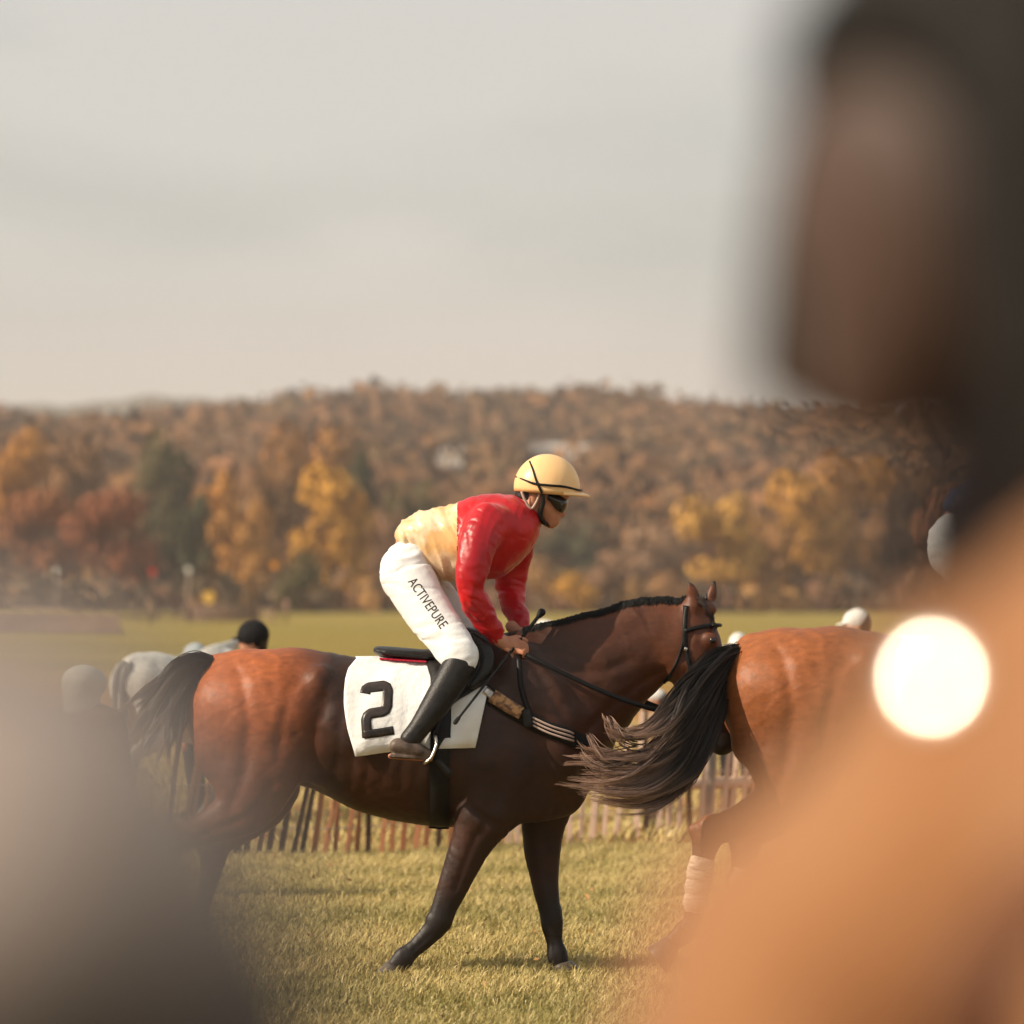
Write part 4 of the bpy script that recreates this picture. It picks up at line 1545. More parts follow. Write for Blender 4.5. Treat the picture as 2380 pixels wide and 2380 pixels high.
gn, gf = cloth_side(-1), cloth_side(1)
full = np.concatenate([gn[:, ::-1], gf[:, 1:]], axis=1)
# close over the back
top_n, top_f = gn[:, 0], gf[:, 0]
mid = (top_n + top_f) / 2 + np.array([0, 0, 0.010])
full = np.concatenate([gn[:, ::-1], mid[:, None], gf], axis=1)
me_cloth = sheet_mesh('cloth', full, 0.004)
part('cloth', me_cloth, M_['white_cloth'], NC, OFF_C)
BVC = BVHTree.FromPolygons([Vector(v) for v in gn.reshape(-1, 3)],
                           [(i * 16 + j, (i + 1) * 16 + j, (i + 1) * 16 + j + 1, i * 16 + j + 1) for i in range(39) for j in range(15)])


def cast_on(bvh, px, py, off, ydef=-0.3):
    x, _, z = H(px, py, ydef)
    hit, nrm, _, _ = bvh.ray_cast(Vector((x, -2.0, z)), Vector((0, 1, 0)))
    if hit is None:
        hit, nrm, _, _ = bvh.find_nearest(Vector((x, ydef, z)))
    return hit + Vector((0, -off, 0))


def stroke(name, path, width, bvh, off, thick, nw=4, step=4.0):
    """flat band with square corners following a pixel path, laid on a surface"""
    pts = []
    for a, b in zip(path[:-1], path[1:]):
        a, b = np.array(a, float), np.array(b, float)
        m = max(2, int(np.linalg.norm(b - a) / step))
        for t in np.linspace(0, 1, m, endpoint=False):
            pts.append(a + (b - a) * t)
    pts.append(np.array(path[-1], float))
    C = np.array(pts)
    Tn = np.gradient(C, axis=0)
    Tn /= np.linalg.norm(Tn, axis=1)[:, None] + 1e-9
    Nn = np.stack([-Tn[:, 1], Tn[:, 0]], axis=1)
    G = [[tuple(cast_on(bvh, *(c + n * w * width), off)) for w in np.linspace(-.5, .5, nw)] for c, n in zip(C, Nn)]
    return sheet_mesh(name, np.array(G), thick)


# block figure 2: one bent band
path2 = [(848, 1612), (850, 1602), (858, 1598), (890, 1594), (898, 1597), (901, 1606), (900, 1640), (896, 1650), (888, 1654), (862, 1658), (854, 1664), (851, 1674), (854, 1714)]
part('number', stroke('number', path2, 24, BVC, 0.0018, 0.0015), M_['number'], NC, OFF_C)
part('number', stroke('number_foot', [(846, 1707), (880, 1703), (915, 1697)], 20, BVC, 0.0022, 0.0015), M_['number'], NC, OFF_C, 'foot of the number, catching the light')
NC2 = thing('saddle_cloth', 'white saddle cloth on the leading bright bay horse', 'saddle cloth', base_at(FRAME2, SC2) + Vector((0, 0, 1.2 * SC2)))
NC2.scale = (SC2,) * 3
part('cloth', me_cloth, None, NC2, OFF_C)


# saddle with girth, flaps, stirrups
def make_saddle(label, base, sc, group):
    sd = thing('saddle', label, 'saddle', base + Vector((0, 0, 1.3 * sc)), group)
    sd.scale = (sc,) * 3
    off = (-HB[0], 0, -1.3)
    for nm, me, mt in SADDLE_PARTS:
        part(nm, me, mt, sd, off)
    return sd


seat = organic('seat', [
    T([(876, 1511, 0, 9, .10), (900, 1516, 0, 14, .12), (950, 1522, 0, 16, .125), (1000, 1526, 0, 18, .12), (1060, 1508, 0, 20, .09), (1098, 1482, 0, 16, .05)], k=0.03),
    T([(1085, 1470, 0, 12, .03), (1112, 1488, 0, 22, .07)], k=0.03)], 0.010)
trim = organic('trim', [T([(884, 1531, -.09, 2.6, .03), (940, 1535, -.10, 2.6, .03), (990, 1538, -.11, 2.6, .03)], k=0.006)], 0.003)


def flap(side):
    pl = [(1000, 1530), (1082, 1480), (1130, 1490), (1146, 1530), (1138, 1575), (1105, 1605), (1050, 1640), (1012, 1690)]
    bl = [(985, 1535), (990, 1545), (995, 1560), (1000, 1580), (1000, 1600), (1000, 1625), (998, 1660), (996, 1695)]
    A, B = catmull(pl, 3), catmull(bl, 3)
    return np.array([[tuple(cast(*(a * (1 - t) + b * t), side, 0.032)) for t in np.linspace(0, 1, 8)] for a, b in zip(A, B)])


SADDLE_PARTS = [('seat', seat, M_['leather_black']), ('trim', trim, M_['red_trim'])]
for sd_ in (-1, 1):
    g = flap(sd_)
    if sd_ > 0:
        g = g[:, ::-1]
    SADDLE_PARTS.append(('flap', sheet_mesh('flap', g, 0.01), M_['leather_black']))
    SADDLE_PARTS.append(('girth', strip('girth', [(1024, 1560), (1026, 1640), (1024, 1720), (1022, 1800), (1022, 1870), (1022, 1905), (1022, 1919)], 46, 0.020, 0.006, sd_), M_['strap']))
    yk = sd_
    SADDLE_PARTS.append(('knee_roll', organic('knee_roll', [T([(1098, 1484, yk * .16, 16, .02), (1128, 1515, yk * .21, 19, .025), (1128, 1555, yk * .245, 17, .022), (1098, 1592, yk * .27, 10, .018)], k=0.01)], 0.007), M_['leather_black']))
_unused = (('girth', organic('girth_under', [T([(1022, 1916, -.10, 4, .06), (1022, 1922, 0, 22, .006), (1022, 1916, .10, 4, .06)], k=0.004)], 0.008), M_['strap']))
# stirrups (near side shown)
for sy in (-1, 1):
    SADDLE_PARTS.append(('stirrup_leather', tube_mesh('stirrup_leather', [H(1050, 1560, sy * .30), H(1030, 1640, sy * .345), H(1012, 1708, sy * .365)], [.008, .008, .008], 6), M_['strap']))
    st = [H(1012, 1710, sy * .37), H(1014, 1730, sy * .40), H(1004, 1758, sy * .41), H(990, 1772, sy * .405), H(985, 1774, sy * .37), H(990, 1772, sy * .33), H(1004, 1756, sy * .325), H(1013, 1730, sy * .34), H(1012, 1710, sy * .37)]
    SADDLE_PARTS.append(('stirrup', tube_mesh('stirrup', st, [.0075] * len(st), 8), M_['steel']))
    SADDLE_PARTS.append(('girth_buckle', organic('girth_buckle', [T([(1020, 1772, sy * .305, 9, .012), (1042, 1796, sy * .305, 9, .012)], k=0.01)], 0.005), M_['leather_black']))
make_saddle('black racing saddle under the jockey in red and gold', base_at(FRAME1), 1.0, 'racing saddles')
make_saddle('black racing saddle on the leading bright bay horse', base_at(FRAME2, SC2), SC2, 'racing saddles')

# breast girth
BP = thing('breastplate', 'dark breast strap with tan pad and pale webbing on the dark bay horse', 'breast strap', base_at(FRAME1) + Vector((0, 0, 1.0)))
OFF_B = (-HB[0], 0, -1.0)
bp_path = [(1118, 1602), (1160, 1632), (1210, 1662), (1260, 1690), (1320, 1712), (1372, 1738)]
part('strap', strip('strap', bp_path, 36, 0.012, 0.006), M_['strap'], BP, OFF_B)
part('strap', strip('strap_far', bp_path, 36, 0.012, 0.006, side=1), M_['strap'], BP, OFF_B)
part('pad', strip('pad', [(1144, 1618), (1175, 1638), (1212, 1658)], 30, 0.021, 0.008), M_['tan_pad'], BP, OFF_B)
for k_ in (-9, 0, 9):
    part('webbing', strip('webbing', [(1238, 1676 + k_), (1280, 1696 + k_), (1332, 1714 + k_)], 4.5, 0.017, 0.004, nw=2), M_['pale_web'], BP, OFF_B)
part('keeper', strip('keeper', [(1222, 1650), (1226, 1668), (1228, 1690)], 20, 0.024, 0.008), M_['leather_black'], BP, OFF_B)
part('neck_strap', strip('neck_strap', [(1206, 1530), (1208, 1565), (1212, 1600), (1222, 1636), (1232, 1664)], 11, 0.012, 0.005), M_['strap'], BP, OFF_B)
part('neck_strap', strip('neck_strap_far', [(1206, 1530), (1208, 1565), (1212, 1600), (1222, 1636), (1232, 1664)], 11, 0.012, 0.005, side=1), M_['strap'], BP, OFF_B)
part('buckle', strip('buckle', [(1126, 1604), (1136, 1612), (1146, 1620)], 18, 0.020, 0.006), M_['steel'], BP, OFF_B)

# bridle and reins
BR = thing('bridle', 'black leather bridle and reins on the dark bay horse', 'bridle', base_at(FRAME1) + Vector((1.0, 0, 1.2)))
OFF_R = (-HB[0] - 1.0, 0, -1.2)
for sd_ in (-1, 1):
    part('cheekpiece', strip('cheekpiece', [(1597, 1408), (1595, 1440), (1594, 1475), (1598, 1515), (1612, 1570), (1630, 1630), (1640, 1662)], 11, 0.007, 0.004, sd_), M_['strap'], BR, OFF_R)
    part('throat_lash', strip('throat_lash', [(1594, 1462), (1588, 1500), (1575, 1540), (1556, 1575), (1546, 1590)], 6, 0.006, 0.004, sd_), M_['strap'], BR, OFF_R)
    part('browband', strip('browband', [(1594, 1468), (1620, 1460), (1648, 1455), (1668, 1453)], 10, 0.008, 0.004, sd_), M_['strap'], BR, OFF_R)
    part('noseband', strip('noseband', [(1606, 1600), (1640, 1606), (1680, 1600)], 12, 0.008, 0.004, sd_), M_['strap'], BR, OFF_R)
bb = [H(1655, 1454, -.065), H(1668, 1453, -.04), H(1674, 1453, 0.0), H(1668, 1453, .04), H(1655, 1454, .065)]
part('browband', tube_mesh('browband_front', bb, [.009] * 5, 6), M_['strap'], BR, OFF_R)
part('buckle', strip('buckle', [(1592, 1508), (1600, 1511)], 9, 0.014, 0.005, nw=2), M_['steel'], BR, OFF_R)
tor = []
for a_ in np.linspace(0, 2 * math.pi, 17):
    tor.append(H(1640 + 17 * math.cos(a_), 1668 + 17 * math.sin(a_), -.066))
part('bit_ring', tube_mesh('bit_ring', tor, [.005] * 17, 6, cap=False, sub=2), M_['steel'], BR, OFF_R)
rein_n = [H(1200, 1512, -.175), H(1240, 1530, -.205), H(1300, 1560, -.225), H(1380, 1598, -.215), H(1460, 1630, -.18), H(1540, 1653, -.13), H(1626, 1668, -.075)]
C_ = catmull(rein_n, 6)
part('rein', sheet_mesh('rein', np.array([[tuple(c + np.array([0, 0.002 * w, w * 0.011])) for w in (-1, 0, 1)] for c in C_]), 0.005), M_['strap'], BR, OFF_R)
rein_f = [H(1210, 1490, .09), H(1300, 1530, .2), H(1400, 1580, .19), H(1520, 1640, .13), H(1630, 1668, .075)]
C_ = catmull(rein_f, 6)
part('rein', sheet_mesh('rein_far', np.array([[tuple(c + np.array([0, 0.002 * w, w * 0.011])) for w in (-1, 0, 1)] for c in C_]), 0.005), M_['strap'], BR, OFF_R)
rein_l = [H(1196, 1506, -.15), H(1176, 1482, -.11), H(1180, 1474, -.04), H(1196, 1474, .05), H(1208, 1488, .1)]
part('rein', tube_mesh('rein_loop', rein_l, [.008] * 5, 6), M_['strap'], BR, OFF_R)

# leg bandages of the leading horse
band_m = mat('bandage', (0.72, 0.58, 0.46), 0.8, 0.2, col2=(0.5, 0.38, 0.28), scale=30, stretch=(1, 1, 4))
for nm_, nds, lab in (('leg_bandage', [(386, 2018, -.16, 27, .035), (379, 2060, -.157, 25, .032), (372, 2112, -.153, 24, .031)], 'white bandage on the trailing hind leg of the leading horse'),
                      ('leg_bandage', [(488, 2040, .16, 27, .035), (478, 2080, .157, 25, .032), (466, 2132, .153, 24, .031)], 'white bandage on the far hind leg of the leading horse')):
    lb = thing(nm_, lab, 'bandage', base_at(FRAME2, SC2) + Vector((-0.9, 0, 0.2)), 'leg bandages')
    lb.scale = (SC2,) * 3
    off = (-HB[0] + 0.9 / SC2, 0, -0.2 / SC2)
    part('wrap', organic('wrap', [T(nds, k=0.01)], 0.007), band_m, lb, off)
    for q in range(3):
        a_, b_ = np.array(nds[0]), np.array(nds[2])
        c1 = a_ * (1 - (q + .5) / 3) + b_ * (q + .5) / 3
        c2 = c1 + np.array([-2, 8, 0, 0, 0])
        c1[3] += 3
        c2[3] += 3
        c1[4] += .004
        c2[4] += .004
        part('wrap_turn', organic('wrap_turn', [T([tuple(c1), tuple(c2)], k=0.004, sub=2)], 0.008), band_m, lb, off)

# ------------------------------------------------------------------ the jockey
JB = H(1000, 1500)
OFF_J = (-JB[0], 0, -JB[2])


def shrink(tubes, a):
    out = []
    for t in tubes:
        out.append(dict(nodes=[(x, y, z, max(r - a, .012), max(rl - a, .012)) for x, y, z, r, rl in t['nodes']], k=t['k'], sub=t['sub'], L=t['L']))
    return out


def folds(dirv, wl, amp, warp=0.5, seed=0):
    rg = np.random.default_rng(seed)
    d = np.asarray(dirv, float)
    d /= np.linalg.norm(d)
    ph = rg.random(6) * 6.28

    def f(V):
        s = V @ d
        w = np.sin(V[:, 0] * 23 + ph[0]) + np.sin(V[:, 2] * 19 + V[:, 1] * 27 + ph[1]) + 0.7 * np.sin(V[:, 1] * 41 - V[:, 0] * 33 + ph[2])
        v = np.sin(2 * np.pi * s / wl + warp * 2.2 * w)
        g = 0.5 + 0.5 * np.sin(V[:, 0] * 31 + V[:, 2] * 37 + V[:, 1] * 29 + ph[3])
        return amp * (np.abs(v) ** 0.7 * np.sign(v)) * (0.3 + 0.7 * g)
    return f


legs_j = [
    T([(944, 1335, -.085, 61, .10), (988, 1412, -.165, 56, .085), (1036, 1478, -.24, 50, .07), (1066, 1520, -.295, 44, .058), (1076, 1538, -.31, 33, .048)], k=0.03),
    T([(950, 1330, .085, 58, .10), (1012, 1400, .165, 55, .085), (1066, 1462, .24, 48, .07), (1098, 1506, .295, 42, .058), (1106, 1524, .31, 33, .048)], k=0.03),
]
pelvis = [T([(968, 1278, 0, 46, .14), (942, 1318, 0, 57, .15), (938, 1348, 0, 52, .13)], k=0.04)]
torso_low = [T([(948, 1246, 0, 32, .135), (978, 1245, 0, 56, .15), (1028, 1262, 0, 80, .16), (1078, 1262, 0, 86, .168), (1120, 1252, 0, 90, .172)], k=0.03)]
torso_up = [T([(1070, 1262, 0, 89, .172), (1120, 1250, 0, 96, .182), (1165, 1232, 0, 84, .18), (1200, 1212, 0, 58, .12), (1216, 1196, 0, 40, .075)], k=0.04)]
arm_n = [T([(1135, 1215, -.165, 46, .06), (1112, 1262, -.22, 45, .058), (1097, 1320, -.255, 38, .05), (1093, 1368, -.26, 32, .045), (1104, 1398, -.245, 33, .043), (1128, 1440, -.20, 29, .038), (1150, 1474, -.17, 22, .034), (1156, 1482, -.165, 19, .030)], k=0.035)]
arm_f = [T([(1180, 1225, .15, 48, .06), (1200, 1270, .20, 42, .055), (1190, 1330, .23, 37, .048), (1186, 1376, .22, 32, .043), (1198, 1420, .17, 27, .038), (1210, 1456, .12, 20, .033), (1212, 1464, .115, 18, .03)], k=0.035)]
boots_n = [T([(1066, 1550, -.312, 38, .055), (1042, 1590, -.328, 36, .054), (1010, 1642, -.348, 32, .048), (976, 1690, -.365, 25, .040), (954, 1718, -.372, 24, .038)], k=0.02)]
foot_n = [T([(925, 1735, -.375, 20, .034), (952, 1738, -.375, 21, .038), (976, 1746, -.37, 17, .042), (996, 1754, -.36, 11, .036)], k=0.015),
          T([(908, 1757, -.375, 5, .034), (950, 1760, -.375, 5, .038), (1000, 1764, -.362, 5, .036)], k=0.01)]
boots_f = [T([(1096, 1540, .312, 38, .055), (1070, 1585, .328, 36, .054), (1036, 1640, .348, 32, .048), (1004, 1690, .365, 25, .040), (988, 1712, .37, 25, .038)], k=0.02)]
foot_f = [T([(951, 1735, .375, 20, .034), (978, 1738, .375, 21, .038), (1002, 1746, .37, 17, .042), (1022, 1754, .36, 11, .036)], k=0.015),
          T([(938, 1756, .375, 7, .036), (976, 1758, .375, 6, .040), (1024, 1763, .362, 6, .038)], k=0.006)]
head_j = [
    T([(1200, 1212, 0, 34, .06), (1226, 1188, 0, 31, .055), (1244, 1168, 0, 34, .058)], k=0.03),
    T([(1254, 1136, 0, 52, .074), (1276, 1138, 0, 50, .072)], k=0.03),
    T([(1266, 1158, 0, 40, .068), (1276, 1186, 0, 30, .056), (1280, 1204, 0, 22, .040)], k=0.03),
    T([(1284, 1212, 0, 10, .022), (1282, 1216, 0, 10, .022)], k=0.02),     # chin
    T([(1298, 1170, 0, 7, .010), (1306, 1188, 0, 7, .011), (1309, 1196, 0, 6, .014)], k=0.012),   # nose
    T([(1296, 1206, 0, 4, .018), (1296, 1207, 0, 4, .018)], k=0.008),      # lips
    T([(1295, 1212, 0, 4, .017), (1294, 1213, 0, 4, .017)], k=0.008),
    T([(1240, 1152, -.074, 8, .008), (1238, 1166, -.074, 7, .007)], k=0.008),   # ears
    T([(1240, 1152, .074, 8, .008), (1238, 1166, .074, 7, .007)], k=0.008),
]


def hand(wx, wy, y, sgn):
    """closed hand pointing right-down; five fingers round the reins"""
    t = [T([(wx - 8, wy - 8, y, 14, .024), (wx + 10, wy + 6, y, 16, .022), (wx + 34, wy + 14, y - .004, 20, .019), (wx + 46, wy + 18, y - .006, 18, .018)], k=0.02)]
    for i, (ln, dy) in enumerate(((34, -9), (37, -1), (34, 7), (27, 14))):
        bx, by = wx + 46, wy + 14 + dy
        o = sgn * .012
        t.append(T([(bx, by, y + o, 5.2, .010), (bx + ln * .42, by + 4, y + 2.2 * o, 5.0, .0095), (bx + ln * .58, by + 11, y + 1.0 * o, 4.8, .009), (bx + ln * .30, by + 14, y - .3 * o, 4.5, .0085)], k=0.006, sub=3))
    t.append(T([(wx + 22, wy + 2, y - sgn * .006, 7, .012), (wx + 40, wy - 5, y - sgn * .016, 6, .011), (wx + 56, wy - 2, y - sgn * .018, 5.2, .010), (wx + 66, wy + 4, y - sgn * .016, 4.5, .009)], k=0.008, sub=3))
    return t


hands_j = hand(1158, 1486, -.165, -1) + hand(1196, 1464, .10, 1)
jb = head_j + shrink(torso_low + torso_up + pelvis, .012) + shrink(arm_n + arm_f, .010) + shrink(legs_j, .010) + shrink(boots_n + boots_f + foot_n + foot_f, .008) + hands_j
me_jbody = organic('body', jb, 0.0065, it=1)
def silk_disp(V):
    px = V[:, 0] / K + 1190
    py = HORIZON + (CAM_H - V[:, 2]) / K
    w = np.clip((px - 1040) / 60, 0, 1)
    torso = creases(V, (1, 0, .35), .046, 4.0, 4) * 0.0062 - crease_lines(V, (.9, 0, .5), .05, 4, .08, 33) * .006
    fore = np.clip((py - 1300) / 80, 0, 1)
    arm = creases(V, (.25, 0, 1), .042, 2.5, 9) * (0.0018 + 0.0075 * fore) + creases(V, (1, .2, -.35), .055, 6, 13) * 0.0040 * (1 - .5 * fore) - crease_lines(V, (.5, .1, .8), .05, 3, .07, 37) * .003
    return torso * (1 - w) + arm * w


def breech_disp(V):
    py = HORIZON + (CAM_H - V[:, 2]) / K
    m = np.clip(np.abs(py - 1415) / 90, 0.25, 1)
    return creases(V, (.30, 0, -.9), .045, 4.0, 21) * 0.004 * m - crease_lines(V, (.22, 0, -.95), .045, 3.5, .06, 23) * .006 * m


me_breech = organic('breeches', pelvis + legs_j, 0.007, it=1, disp=breech_disp)


def is_gold(Cn):
    px = Cn[:, 0] / K + 1190
    py = HORIZON + (CAM_H - Cn[:, 2]) / K
    return (px < 1064) & ~((Cn[:, 1] < -.2) & (py > 1225) & (px > 1040))


me_silk_low, me_silk_up = organic_split(('jacket_body', 'jacket'), torso_low + torso_up + arm_n + arm_f, 0.007, is_gold, disp=silk_disp)
me_boots = [organic('boot', b, 0.008, it=1) for b in (boots_n, boots_f)]
me_feet = [organic('boot_foot', f, 0.007, it=1) for f in (foot_n, foot_f)]


def helmet_point(px, py, side, inflate=1.0):
    a = RAD(5)
    dx, dz = (px - 1271), (1133 - py)
    u = dx * math.cos(a) - dz * math.sin(a)
    v = dx * math.sin(a) + dz * math.cos(a)
    q = max(0.0, 1 - (u / 77) ** 2 - (v / 78) ** 2)
    return Vector(H(px, py, side * 0.118 * math.sqrt(q) * inflate)) + Vector((0, side * 0.002, 0))


def helmet_shell():
    V, Q = [], []
    a = RAD(5)
    nu, nv = 36, 14
    for j in range(nv + 1):
        th = (j / nv) * RAD(101)
        for i in range(nu):
            ph = 2 * math.pi * i / nu
            u = 77 * math.sin(th) * math.cos(ph)
            yy = 0.118 * math.sin(th) * math.sin(ph)
            v = 78 * math.cos(th)
            dx = u * math.cos(a) + v * math.sin(a)
            dz = -u * math.sin(a) + v * math.cos(a)
            V.append(H(1271 + dx, 1133 - dz, yy))
    for j in range(nv):
        for i in range(nu):
            k = (i + 1) % nu
            Q.append((j * nu + i, (j + 1) * nu + i, (j + 1) * nu + k, j * nu + k))
    # rolled inner edge
    b0 = nv * nu
    n0 = len(V)
    for i in range(nu):
        p = Vector(V[b0 + i])
        c = Vector(H(1271, 1140, 0))
        V.append(tuple(c + (p - c) * 0.9 + Vector((0, 0, 0.004))))
    for i in range(nu):
        k = (i + 1) % nu
        Q.append((b0 + i, n0 + i, n0 + k, b0 + k))
    return np_mesh('shell', V, quads=Q)


def helmet_peak():
    G = []
    for j in range(6):
        t = j / 5
        row = []
        for i in range(17):
            ph = RAD(-62 + 124 * i / 16)
            ext = 1.0 + (0.34 * t) * math.cos(ph) ** 1.2
            px = 1271 + 75 * ext * math.cos(ph)
            yy = 0.116 * (1 + 0.06 * t) * math.sin(ph)
            py = 1139 + 0.085 * (px - 1271) + 6 * t * t + 8 * (1 - math.cos(ph)) * 0.3
            row.append(H(px, py, yy))
        G.append(row)
    return np.array(G)


me_shell = helmet_shell()
me_peak = sheet_mesh('peak', helmet_peak(), 0.006)
pk = helmet_peak()
V_ = np.concatenate([pk.reshape(-1, 3) + np.array([0, 0, .003]), pk.reshape(-1, 3) - np.array([0, 0, .004])])
Q_ = []
m_, n_ = pk.shape[:2]
for i in range(m_ - 1):
    for j in range(n_ - 1):
        a_, b_, c_, d_ = i * n_ + j, (i + 1) * n_ + j, (i + 1) * n_ + j + 1, i * n_ + j + 1
        Q_ += [(a_, b_, c_, d_), (a_ + m_ * n_, d_ + m_ * n_, c_ + m_ * n_, b_ + m_ * n_)]
for j in range(n_ - 1):
    a_, b_ = (m_ - 1) * n_ + j, (m_ - 1) * n_ + j + 1
    Q_.append((a_, a_ + m_ * n_, b_ + m_ * n_, b_))
me_peak = np_mesh('peak', V_, quads=Q_)
bands = []
for sy in (-1, 1):
    bands.append(tube_mesh('band', [helmet_point(*q, sy) for q in ((1199, 1108), (1218, 1115), (1242, 1124), (1275, 1128), (1310, 1131), (1340, 1138), (1352, 1140))], [.0035, .004, .0055, .0055, .0055, .005, .005], 6))
    bands.append(tube_mesh('band', [helmet_point(*q, sy) for q in ((1231, 1072), (1238, 1090), (1246, 1116), (1253, 1132), (1260, 1146))], [.004, .0045, .005, .006, .006], 6))
chin = [tube_mesh('chin_strap', [H(1261, 1146, sy * .098), H(1262, 1168, sy * .088), H(1256, 1192, sy * .068), H(1262, 1212, sy * .045), H(1278, 1222, sy * .012)], [.008, .011, .012, .011, .009], 8) for sy in (-1, 1)]
harness = [tube_mesh('ear_strap', [H(1212, 1142, sy * .085), H(1220, 1162, sy * .084), H(1234, 1182, sy * .079), H(1246, 1168, sy * .084), H(1254, 1148, sy * .092)], [.006] * 5, 6) for sy in (-1, 1)]
collar = organic('collar', [T([(1222, 1204, 0, 26, .066), (1238, 1196, 0, 22, .062), (1250, 1196, 0, 16, .05)], k=0.02)], 0.008)
hair_j = organic('hair', [T([(1226, 1150, 0, 30, .066), (1232, 1166, 0, 24, .06), (1228, 1176, 0, 18, .05)], k=0.02)], 0.008)


def goggle_mesh():
    V, Q = [], []
    nu, nv = 20, 7
    for j in range(nv):
        t = j / (nv - 1)
        for i in range(nu):
            ph = RAD(-88 + 176 * i / (nu - 1))
            wd = math.cos(ph)
            top = 1150 - 2 * (1 - wd)
            bot = 1160 + 32 * max(0.0, 1 - (abs(abs(math.degrees(ph)) - 32) / 52) ** 2)
            py = top + (bot - top) * t
            bul = 1 + 0.10 * math.sin(t * math.pi)
            px = 1272 + 44 * bul * math.cos(ph) + (0 if t < .5 else -4 * (t - .5))
            V.append(H(px, py, 0.079 * bul * math.sin(ph)))
    n0 = len(V)
    for v in list(V):
        c = Vector(H(1272, 1165, 0))
        V.append(tuple(c + (Vector(v) - c) * 0.86))
    for j in range(nv - 1):
        for i in range(nu - 1):
            a, b, c, d = j * nu + i, j * nu + i + 1, (j + 1) * nu + i + 1, (j + 1) * nu + i
            Q += [(a, b, c, d), (a + n0, d + n0, c + n0, b + n0)]
    rim = [i for i in range(nu)] + [j * nu + nu - 1 for j in range(1, nv)] + [(nv - 1) * nu + i for i in range(nu - 2, -1, -1)] + [j * nu for j in range(nv - 2, 0, -1)]
    for a, b in zip(rim, rim[1:] + rim[:1]):
        Q.append((a, a + n0, b + n0, b))
    me = np_mesh('goggles', V, quads=Q)
    bm = bmesh.new()
    bm.from_mesh(me)
    bmesh.ops.recalc_face_normals(bm, faces=bm.faces)
    bm.to_mesh(me)
    bm.free()
    return me


me_gog = goggle_mesh()

# lettering down the thigh
tx = bpy.data.curves.new('lettering_curve', 'FONT')
tx.body = 'ACTIVEPURE'
tx.size = 1.0
tx.space_character = 1.02
to = bpy.data.objects.new('lettering_tmp', tx)
COL.objects.link(to)
bpy.context.view_layer.update()
me_txt = bpy.data.meshes.new_from_object(to.evaluated_get(bpy.context.evaluated_depsgraph_get()))
bpy.data.objects.remove(to)
bm = bmesh.new()
bm.from_mesh(me_txt)
bmesh.ops.triangulate(bm, faces=bm.faces)
bmesh.ops.subdivide_edges(bm, edges=[e for e in bm.edges if e.calc_length() > 0.12], cuts=2)
bmesh.ops.triangulate(bm, faces=bm.faces)
xs = [v.co.x for v in bm.verts]
wtx, htx = max(xs), 0.70
BVL = bvh_of(me_breech)
a0, a1 = np.array([947.0, 1352.0]), np.array([1024.0, 1462.0])
dl = (a1 - a0) / np.linalg.norm(a1 - a0)
upv = np.array([dl[1], -dl[0]])
for v in bm.verts:
    u, w = v.co.x / wtx, v.co.y / htx
    q = a0 + (a1 - a0) * u + upv * (w * 23)
    v.co = cast_on(BVL, q[0], q[1], 0.0016, -0.2)
me_let = bpy.data.meshes.new('lettering')
bm.to_mesh(me_let)
bm.free()
hair_mat_j = mat('dark_hair', (0.012, 0.008, 0.007), 0.5, 0.4, bump=0.4, bscale=60)


def make_jockey(label, frame, sc, up, low, cap, letters):
    j = thing('jockey', label, 'jockey', frame + Vector(JB) * sc, 'mounted jockeys')
    j.scale = (sc,) * 3

    def ov(o, m):
        o.material_slots[0].link = 'OBJECT'
        o.material_slots[0].material = m
        return o
    part('body', me_jbody, M_['skin'], j, OFF_J)
    br = part('breeches', me_breech, M_['breeches'], j, OFF_J)
    if letters:
        part('lettering', me_let, M_['lettering'], br, (0, 0, 0))
    ja = ov(part('jacket', me_silk_up, M_['red_satin'], j, OFF_J, 'red yoke and sleeves' if letters else None), up)
    ov(part('jacket_body', me_silk_low, M_['gold_satin'], ja, (0, 0, 0), 'gold body of the jacket' if letters else None), low)
    ov(part('collar', collar, M_['red_satin'], ja, (0, 0, 0)), up)
    for b, f in zip(me_boots, me_feet):
        bo = part('boot', b, M_['leather_black'], j, OFF_J)
        part('boot_foot', f, M_['boot_foot'], bo, (0, 0, 0))
    he = ov(part('helmet', me_shell, M_['helmet'], j, OFF_J), cap)
    ov(part('peak', me_peak, M_['helmet'], he, (0, 0, 0)), cap)
    for b in bands:
        part('band', b, M_['strap'], he, (0, 0, 0))
    for c in chin:
        part('chin_strap', c, M_['leather_black'], he, (0, 0, 0))
    for c in harness:
        part('ear_strap', c, M_['pale_web'], he, (0, 0, 0))
    part('goggles', me_gog, M_['goggle'], j, OFF_J)
    part('hair', hair_j, hair_mat_j, j, OFF_J)
    return j


make_jockey('jockey in red and gold silks and yellow helmet, crouched over the dark bay', FRAME1, 1.0, M_['red_satin'], M_['gold_satin'], M_['helmet'], True)
blue_satin = mat('blue_satin', (0.03, 0.05, 0.12), 0.45, 0.4, bump=0.6, bscale=16)
make_jockey('jockey in white breeches on the leading horse, almost hidden by the dark-haired spectator', FRAME2, SC2, blue_satin, blue_satin, blue_satin, False)

